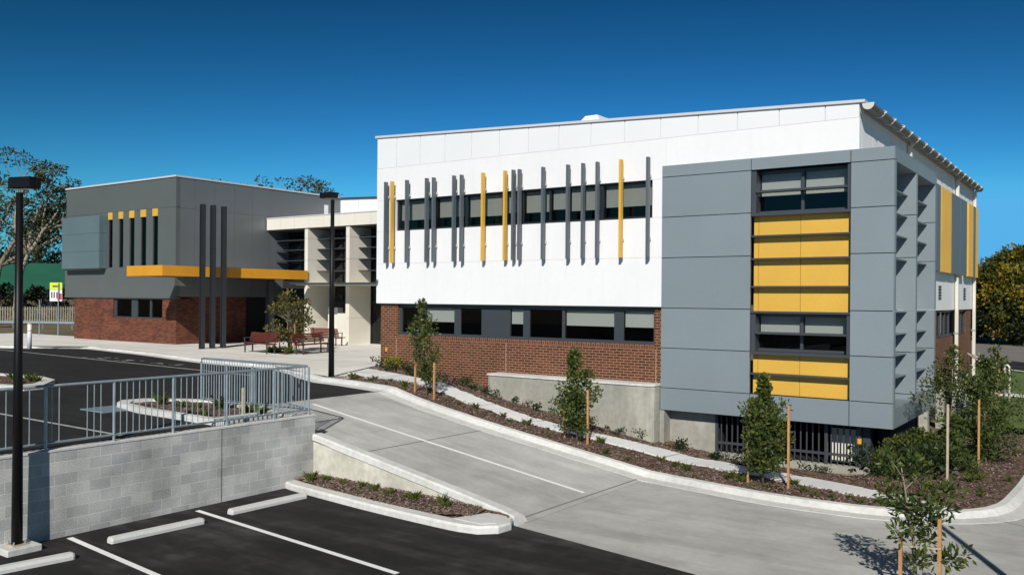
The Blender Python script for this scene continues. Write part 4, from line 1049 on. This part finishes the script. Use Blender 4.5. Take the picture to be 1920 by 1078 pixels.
for k in range(9):
    x=-33.3+k*.24;y=26.95+r.uniform(-.1,.35)
    put(tufts,i,x,y,.04,'leafy green tuft at the foot of the magnolia','grass tuft','tufts around the magnolia',r.uniform(1.0,1.6),r.uniform(0,6));i+=1
for x,y,lb in((-32.75,27.4,'slim timber stake left of the magnolia'),(-31.75,27.45,'slim timber stake right of the magnolia')): stake(x,y,.03,1.35,lb,'wood',.02)
# benches
def bench(L_=2.3):
    t=thing('slatted_bench','','bench',(0,0,0),'red brown benches round the magnolia')
    def part(nm,fn,ma): 
        mb=MB();fn(mb);return mb.build(nm,M[ma],t)
    def seat(mb):
        for k in range(6): mb.box(-L_/2,L_/2,-.36+k*.075,-.36+k*.075+.06,.43,.47)
    def back(mb):
        for k in range(5):
            z=.52+k*.085;y=.10+k*.022;mb.box(-L_/2,L_/2,y,y+.035,z,z+.07)
    part('seat',seat,'bench');part('backrest',back,'bench')
    for sx_ in(-L_/2+.25,L_/2-.25):
        def fr(mb):
            mb.bar((sx_,-.3,0),(sx_,-.3,.43),.05,.05);mb.bar((sx_,.1,0),(sx_,.1,.43),.05,.05);mb.bar((sx_,-.36,.415),(sx_,.12,.415),.05,.03);mb.bar((sx_,.12,.40),(sx_,.24,.95),.05,.03)
        part('leg_frame',fr,'charcoal')
        def ar(mb):
            mb.bar((sx_,-.30,.43),(sx_,-.34,.68),.04,.03);mb.bar((sx_,-.36,.68),(sx_,.16,.70),.05,.035)
        part('armrest',ar,'charcoal')
    return t
b0_=bench();b0_.location=(-32.6,26.0,.03);b0_.rotation_euler=(0,0,R(-6));b0_['label']='red brown slatted bench left of the magnolia facing the car park'
b0_.location=(-33.0,26.55,.03)
copy_tree(b0_,(-31.0,27.75,.03),R(100),1,'red brown slatted bench right of the magnolia, seen partly end on')
copy_tree(b0_,(-35.6,33.0,.03),R(176),1,'red brown slatted bench farthest back, by the cream blade walls')
# small handrail at the brick corner
hr=MB();hr.tube([(-23.45,24.6,0),(-23.45,24.6,.85),(-23.45,24.75,.95),(-23.45,25.6,.95)],.022,8);hr.tube([(-23.45,25.6,0),(-23.45,25.6,.95)],.022,8)
tag(hr.build('handrail',M['galv'],loc=(-23.45,24.6,0),smooth=True),'short metal handrail at the left corner of the brick wall','handrail')

# ================================================================== FAR LEFT
fn=thing('picket_fence','pale vertical picket fence behind the plaza at the far left','fence',(-79,40,0))
a=Vector((-80.5,34.3,0));b=Vector((-79.3,43.6,0));dd=(b-a).normalized();nn_=Vector((dd.y,-dd.x,0));LL=(b-a).length
rr_=MB()
for z in(.35,1.35): rr_.bar(a+Vector((0,0,z))-nn_*.06,b+Vector((0,0,z))-nn_*.06,.05,.08)
rr_.build('fence_rail',M['fence'],fn)
pk_=MB().obox(a+Vector((0,0,.85)),dd,nn_,(0,0,1),.05,.012,.72).build('picket',M['fence'],fn)
k=1
while k*.20<LL and k<60:
    copy_part(pk_,fn,tuple(dd*(.20*k)));k+=1
bo=thing('bollard','white bollard with yellow band standing on the plaza kerb','bollard',(-44.03,21.4,.03))
MB().tube([(-44.03,21.4,0),(-44.03,21.4,1.22)],.1,14).build('bollard_shaft',mat('bollard_white',(.7,.72,.74),.5),bo,smooth=True)
for z in(.86,1.2): MB().tube([(-44.03,21.4,z),(-44.03,21.4,z+.05)],.103,14).build('bollard_band',M['amber'],bo)
sg=thing('road_sign','yellow green and white road sign on a thin pole left of the grey wing','sign',(-56.4,29.2,0))
MB().tube([(-56.4,29.2,0),(-56.4,29.2,3.4)],.035,8).build('sign_pole',M['galv'],sg)
fd=Vector((.8,-.6,0));sd_=Vector((.6,.8,0))
MB().obox(Vector((-56.55,29.12,3.2)),sd_,fd,(0,0,1),.36,.015,.24).build('upper_plate',M['signyel'],sg)
lp=MB().obox(Vector((-56.55,29.12,2.62)),sd_,fd,(0,0,1),.36,.015,.38).build('lower_plate',M['signwhite'],sg)
MB().obox(Vector((-56.55,29.12,2.62))+fd*.018+sd_*.2+Vector((0,0,-.08)),sd_,fd,(0,0,1),.14,.004,.2).build('red_patch',M['signred'],lp)
for k in(-.24,-.1,.06): MB().obox(Vector((-56.55,29.12,2.62))+fd*.018+sd_*k+Vector((0,0,.02)),(sd_+Vector((0,0,.4))).normalized(),fd,(0,0,1),.04,.004,.19).build('dark_stroke',M['charcoal'],lp)
MB().obox(Vector((-56.55,29.12,3.2))+fd*.018,sd_,fd,(0,0,1),.2,.004,.05).build('dark_stroke',M['charcoal'],sg)
ps=MB();ps.tube([(-57.6,28.6,0),(-57.6,28.6,2.3)],.03,8)
tag(ps.build('sign_post',M['galv'],loc=(-57.6,28.6,0)),'thin grey post just left of the yellow green sign','post')
ys=thing('notice_board','yellow notice board cut by the left edge beside the fence','sign',(-74.5,32.9,0))
MB().obox(Vector((-74.5,32.9,1.55)),sd_,fd,(0,0,1),.75,.03,.8).build('board',M['amber'],ys)
q=MB()
for z in(1.9,1.7,1.5): q.obox(Vector((-74.5,32.9,z))+fd*.032,sd_,fd,(0,0,1),.5,.003,.03)
q.build('dark_bars',M['charcoal'],ys)
MB().tube([(-74.5,32.95,0),(-74.5,32.95,.8)],.05,8).build('board_post',M['galv'],ys)
br=thing('rail_barrier','low silver rail barrier in front of the picket fence','barrier',(-67,33,0))
A_=Vector((-73,32.0,.52));B_=Vector((-61.8,37.6,.52))
MB().bar(A_,B_,.06,.16).build('barrier_rail',M['galv'],br)
for k in range(6):
    p_=A_.lerp(B_,k/5);MB().bar((p_.x-.05,p_.y+.07,0),(p_.x-.05,p_.y+.07,.5),.08,.08).build('barrier_post',M['galv'],br)
struct(MB().sheet([(-120,10),(-62,22.2),(-52.3,29.4),(-52.3,70),(-140,70)],-.02).build('dry_verge',M['earth']))
gh=thing('green_roofed_house','low house with a green metal roof behind the picket fence','house',(-112,56,0))
c=Vector((-111,56.2,0));ax=Vector((.6,.8,0));ay=Vector((-.8,.6,0))
MB().obox(c+Vector((0,0,1.4)),ax,ay,(0,0,1),9,5,1.45).build('house_wall',mat('house_wall',(.10,.075,.05),.9),gh)
V=[c+ax*sx_*10+ay*sy_*6+Vector((0,0,2.85)) for sx_,sy_ in((-1,-1),(1,-1),(1,1),(-1,1))]+[c+ax*6.5*k+Vector((0,0,6.6)) for k in(-1,1)]
MB().add(V,[(0,1,5,4),(1,2,5),(2,3,4,5),(3,0,4),(3,2,1,0)]).build('roof',M['greenroof'],gh)
MB().obox(c-ay*5.02+ax*1+Vector((0,0,1.5)),ax,ay,(0,0,1),1.2,.02,.6).build('window',M['frame'],gh)

def big_tree(name,label,base,h,spread,seed,ma,nlimb,clumps,ln,lw_,trunkr,bark='bark',mi2=None,tipf=0,group=None,flat=.7,zlow=.3,crad=.12,aim=None,leafn=60,depth=3,skew=(0,0)):
    r=random.Random(seed);base=Vector(base)
    t=thing(name,label,'tree',tuple(base),group)
    tr=MB();cr=MB();ends=[]
    def limb(p,d,L_,rad,lev):
        pts=[p];q=p.copy();dd_=d.copy()
        for _ in range(4):
            dd_=(dd_+rdir(r)*.22+Vector((skew[0],skew[1],.05))).normalized();q=q+dd_*L_/4;pts.append(q.copy())
        tr.tube([tuple(v_) for v_ in pts],[rad*(1-.55*k/4) for k in range(5)],7 if lev<2 else 4,cap=False)
        if lev>=depth: ends.append(pts[-1]);ends.append(pts[3]);return
        for _ in range(r.choice((2,3)) if lev else nlimb):
            k=r.choice((2,3,4)) if lev else 4
            nd=(dd_*.75+Vector((r.gauss(0,1),r.gauss(0,1),r.gauss(0,.45)+.22)).normalized()*.85).normalized()
            limb(pts[k],nd,L_*r.uniform(.55,.85),rad*.52,lev+1)
    limb(base,Vector((skew[0],skew[1],1)).normalized(),h*zlow,trunkr,0)
    # scale ends into the wanted envelope is avoided: limbs already sized
    for e in ends:
        n_c=clumps
        for _ in range(n_c):
            c=e+rdir(r)*h*crad*.6;clump(cr,c,h*crad*.5*r.uniform(.6,1.3),int(leafn*r.uniform(.5,1.4)),ln,lw_,r,.1,0,1 if mi2 else None,tipf if r.random()<.6 else 0,flat)
    tr.build('trunk',M[bark],t,smooth=True);cr.build('crown',[M[ma]]+([M[mi2]] if mi2 else []),t)
    return t
gl_='trees behind the plaza'
big_tree('gum_tree','tall sparse gum tree with pale limbs behind the left street lamp','' or (-81.3,38.4,-.1),26,6,5,'leaf_gum',6,1,.27,.075,.36,'bark_pale',group=gl_,zlow=.25,crad=.055,leafn=60,skew=(.08,.07),flat=.45)
big_tree('gum_tree','leafy gum tree cut by the left edge of the view',(-86,37.5,-.1),24,6,8,'leaf_gum',5,2,.28,.08,.4,'bark',group=gl_,zlow=.24,crad=.10,leafn=50)
big_tree('gum_tree','spreading tree whose crown shows over the grey wing roof',(-77.0,63.8,-.1),23.2,6,14,'leaf_gum',6,2,.34,.09,.4,'bark_pale','leaf_rust',.2,group=gl_,zlow=.30,crad=.09,leafn=46,flat=.6)
rb=random.Random(31)
def blob_tree(name,label,base,h,w_,seed,ma,mi2=None,tipf=0,group=None,n=60,ln=.5,lw_=.14,leafn=70,lo=.15):
    r=random.Random(seed);base=Vector(base);t=thing(name,label,'tree',tuple(base),group);tr=MB();cr=MB()
    tr.tube([tuple(base),tuple(base+Vector((0,0,h*.45))),tuple(base+Vector((.2,.1,h*.8)))],[h*.035,h*.025,h*.008],8)
    for k in range(n):
        u=r.random()**.8;zz=h*(lo+(1-lo)*u);prof=w_*math.sin(math.pi*min(.97,.12+.86*(zz/h-lo)/(1-lo)))**.7
        a=r.uniform(0,6.28);q=prof*r.random()**.4;c=base+Vector((math.cos(a)*q,math.sin(a)*q,zz))
        if k%3==0: tr.tube([tuple(base+Vector((0,0,zz*.6))),tuple(c)],[h*.012,h*.003],4,cap=False)
        gold=mi2 and r.random()<.5
        clump(cr,c,w_*.26*r.uniform(.6,1.25),leafn,ln,lw_,r,.25,0,1 if gold else None,tipf,.75)
    tr.build('trunk',M['bark'],t);cr.build('crown',[M[ma]]+([M[mi2]] if mi2 else []),t);return t
for k,(x,y,h,w_) in enumerate(((-118,52,8,5.5),(-122,60,9,6),(-117,66,10,6),(-112,70,9,5.5),(-125,47,10,6),(-105,75,9,5))):
    blob_tree('dark_tree','dense dark tree standing in the row behind the green roofed house',(x,y,-.1),h,w_,100+k,'leaf_dark',None,0,'dark trees behind the green roofed house',45,.55,.16,60)
for k,(x,y,h,w_) in enumerate(((-84,45.5,3.8,2.4),(-84.5,42,3.2,2.2),(-86,39,3.6,2.3))):
    blob_tree('dark_bush','dark bushy tree rising just behind the picket fence',(x,y,-.1),h,w_,130+k,'leaf_dark',None,0,'dark bushes behind the picket fence',26,.3,.09,70,.02)
# far right
blob_tree('golden_tree','large golden flowering tree beyond the street at the right edge',(-8.9,101,-1.6),9.0,5.0,201,'leaf_bg','leaf_gold',.75,None,210,.34,.12,190,.08)
blob_tree('dark_tree','dark green tree behind the golden tree, its top higher at the right',(-4.5,110,-1.6),11.0,5.4,202,'leaf_bg',None,0,None,160,.4,.13,150,.1)
blob_tree('dark_tree','dark tree low behind the golden tree at the building edge',(-14.5,108,-1.6),7.4,3.6,203,'leaf_dark',None,0,None,90,.5,.15,80,.05)
for k,(x,y,h,w_) in enumerate(((-4.5,100,5,3.4),(-13,99,4.2,2.6),(-8.5,98.2,3.0,2.4))):
    blob_tree('dark_bush','dark bush in the shade under the golden tree',(x,y,-1.55),h,w_,210+k,'leaf_dark',None,0,'dark bushes under the golden tree',40,.35,.11,70,.02)
rk=MB();r=random.Random(4)
for k in range(26):
    q=P0+n_*22.3+t_*(-14+k*.8)+Vector((0,r.uniform(-.3,.3)));s_=r.uniform(.25,.55)
    rk.obox((q.x,q.y,-1.5+s_*.3),rdir(r),rdir(r),rdir(r),s_,s_*.7,s_*.5) if False else rk.tube([(q.x-s_,q.y,-1.5),(q.x,q.y,-1.5+s_*.25),(q.x+s_,q.y+.1,-1.5)],[s_*.35,s_*.6,s_*.35],7)
tag(rk.build('rock_edging',M['rock'],loc=(-10,95,-1.5)),'pale rock edging below the golden tree beyond the street','rocks')
# bent pipes, meter box, street saplings
pp=MB()
for (x0,y0) in((-4.4,43.0),(-4.15,42.4)):
    pp.tube([(x0-1.5,y0+.6,.35),(x0-.9,y0+.3,.02),(x0-.05,y0,-.02),(x0,y0,-.1),(x0,y0,-1.6)],.05,8)
tag(pp.build('bent_handrails',M['cream_pipe'],loc=(-4.4,43,-1.6),smooth=True),'pair of bent pale handrails at the far corner of the white building','handrail')
mtb=thing('meter_box','pale grey meter box standing behind the corner bed trees','box',(-4.35,31.0,-1.5))
MB().box(-4.55,-4.1,30.9,31.2,-1.0,-.05).build('box_body',mat('meter_grey',(.42,.46,.5),.5),mtb,bevel=.01)
MB().box(-4.36,-4.28,31.0,31.1,-1.6,-1.0).build('box_leg',M['galv'],mtb)
MB().box(-4.57,-4.08,30.88,31.22,-.048,-.03).build('box_lid',M['galv'],mtb)
stake(-4.75,44.2,-1.55,2.0,'orange stake on the lawn beside the bent handrails','wood',.05)
stake(-2.75,40.8,-1.55,1.4,'orange stake of the sapling on the lawn at the right edge','wood',.05)
young_tree(-2.6,41.2,-1.55,2.2,301,'thin sapling on the lawn at the right edge',[(.3,.2),(.6,.5),(.85,.4),(1,.1)],.3,group=None,gap=.4,nb=20)

# hills
def hill(pts,depth_,name,z0=-2):
    mb=MB();n=len(pts);V=[]
    for (x,y,h) in pts:
        v=Vector((x,y)).normalized()
        for k,(f_,hh) in enumerate(((0,0),(.35,.6),(.7,.93),(1,1),(1.5,.6))): V.append((x+v.x*depth_*f_,y+v.y*depth_*f_,z0+h*hh))
    mb.add(V,[(i*5+k,(i+1)*5+k,(i+1)*5+k+1,i*5+k+1) for i in range(n-1) for k in range(4)])
    return struct(mb.build(name,M['hill'],smooth=True))
rh=random.Random(8)
P=[];
for k in range(60):
    a=R(150-k*1.6);d_=480;P.append((math.cos(a)*d_,math.sin(a)*d_,34+10*math.sin(k*.31)+6*math.sin(k*.83+1)+rh.uniform(-1.5,1.5)) if k<26 else (math.cos(a)*d_,math.sin(a)*d_,22+6*math.sin(k*.4)+rh.uniform(-1,1)))
hill(P,160,'hills')

# ================================================================== LIGHT, SKY, CAMERA
S=Vector((.49,-1,.71)).normalized()
sun=bpy.data.lights.new('sun','SUN');sun.energy=5.0;sun.angle=R(.53);sun.color=(1,.955,.88)
so=bpy.data.objects.new('sun',sun);COL.objects.link(so);so.rotation_euler=(-S).to_track_quat('-Z','Y').to_euler();so.location=(20,-40,40)
el=math.asin(S.z);az=math.atan2(S.x,S.y)
wd=bpy.data.worlds.new('World');scn.world=wd;wd.use_nodes=True;nt=wd.node_tree;bg=nt.nodes['Background']
sk=nt.nodes.new('ShaderNodeTexSky');sk.sky_type='NISHITA';sk.sun_disc=False;sk.sun_elevation=el;sk.sun_rotation=az
sk.air_density=1.0;sk.dust_density=.15;sk.ozone_density=3.0
tcw=nt.nodes.new('ShaderNodeTexCoord');s3=nt.nodes.new('ShaderNodeSeparateXYZ');c3=nt.nodes.new('ShaderNodeCombineXYZ');mz=nt.nodes.new('ShaderNodeMath')
mz.operation='MAXIMUM';mz.inputs[1].default_value=.075;nt.links.new(tcw.outputs['Generated'],s3.inputs[0])
nt.links.new(s3.outputs[0],c3.inputs[0]);nt.links.new(s3.outputs[1],c3.inputs[1]);nt.links.new(s3.outputs[2],mz.inputs[0]);nt.links.new(mz.outputs[0],c3.inputs[2]);nt.links.new(c3.outputs[0],sk.inputs['Vector'])
sc_=nt.nodes.new('ShaderNodeVectorMath');sc_.operation='SCALE';sc_.inputs['Scale'].default_value=.10
nt.links.new(sk.outputs[0],sc_.inputs[0])
sp_=nt.nodes.new('ShaderNodeSeparateXYZ');cb_=nt.nodes.new('ShaderNodeCombineXYZ');nt.links.new(sc_.outputs[0],sp_.inputs[0])
for ch,(cl,ex,kk) in enumerate(((.50,2.7,7.0),(.675,2.35,11.8),(.87,2.9,13.0))):
    a_=nt.nodes.new('ShaderNodeMath');a_.operation='MINIMUM';a_.inputs[1].default_value=cl;nt.links.new(sp_.outputs[ch],a_.inputs[0])
    b_=nt.nodes.new('ShaderNodeMath');b_.operation='POWER';b_.inputs[1].default_value=ex;nt.links.new(a_.outputs[0],b_.inputs[0])
    c_=nt.nodes.new('ShaderNodeMath');c_.operation='MULTIPLY';c_.inputs[1].default_value=kk;nt.links.new(b_.outputs[0],c_.inputs[0]);nt.links.new(c_.outputs[0],cb_.inputs[ch])
nt.links.new(cb_.outputs[0],bg.inputs['Color']);bg.inputs['Strength'].default_value=.10
cam=bpy.data.cameras.new('camera');co=bpy.data.objects.new('camera',cam);COL.objects.link(co)
yaw=R(35.23);roll=R(.45)
fw=Vector((-math.sin(yaw),math.cos(yaw),0));r0=Vector((math.cos(yaw),math.sin(yaw),0));u0=Vector((0,0,1))
rv=r0*math.cos(roll)+u0*math.sin(roll);uv_=-r0*math.sin(roll)+u0*math.cos(roll)
mw=Matrix((rv,uv_,-fw)).transposed().to_4x4();mw.translation=(0,0,2.65);co.matrix_world=mw
cam.sensor_width=36;cam.lens=36*1641/1920;cam.shift_y=20.5/1920;cam.clip_start=.1;cam.clip_end=5000
scn.camera=co
scn.view_settings.view_transform='Standard';scn.view_settings.look='None';scn.view_settings.exposure=-.08;scn.view_settings.gamma=1
for o in scn.objects:
    if '_b' in o: del o['_b']
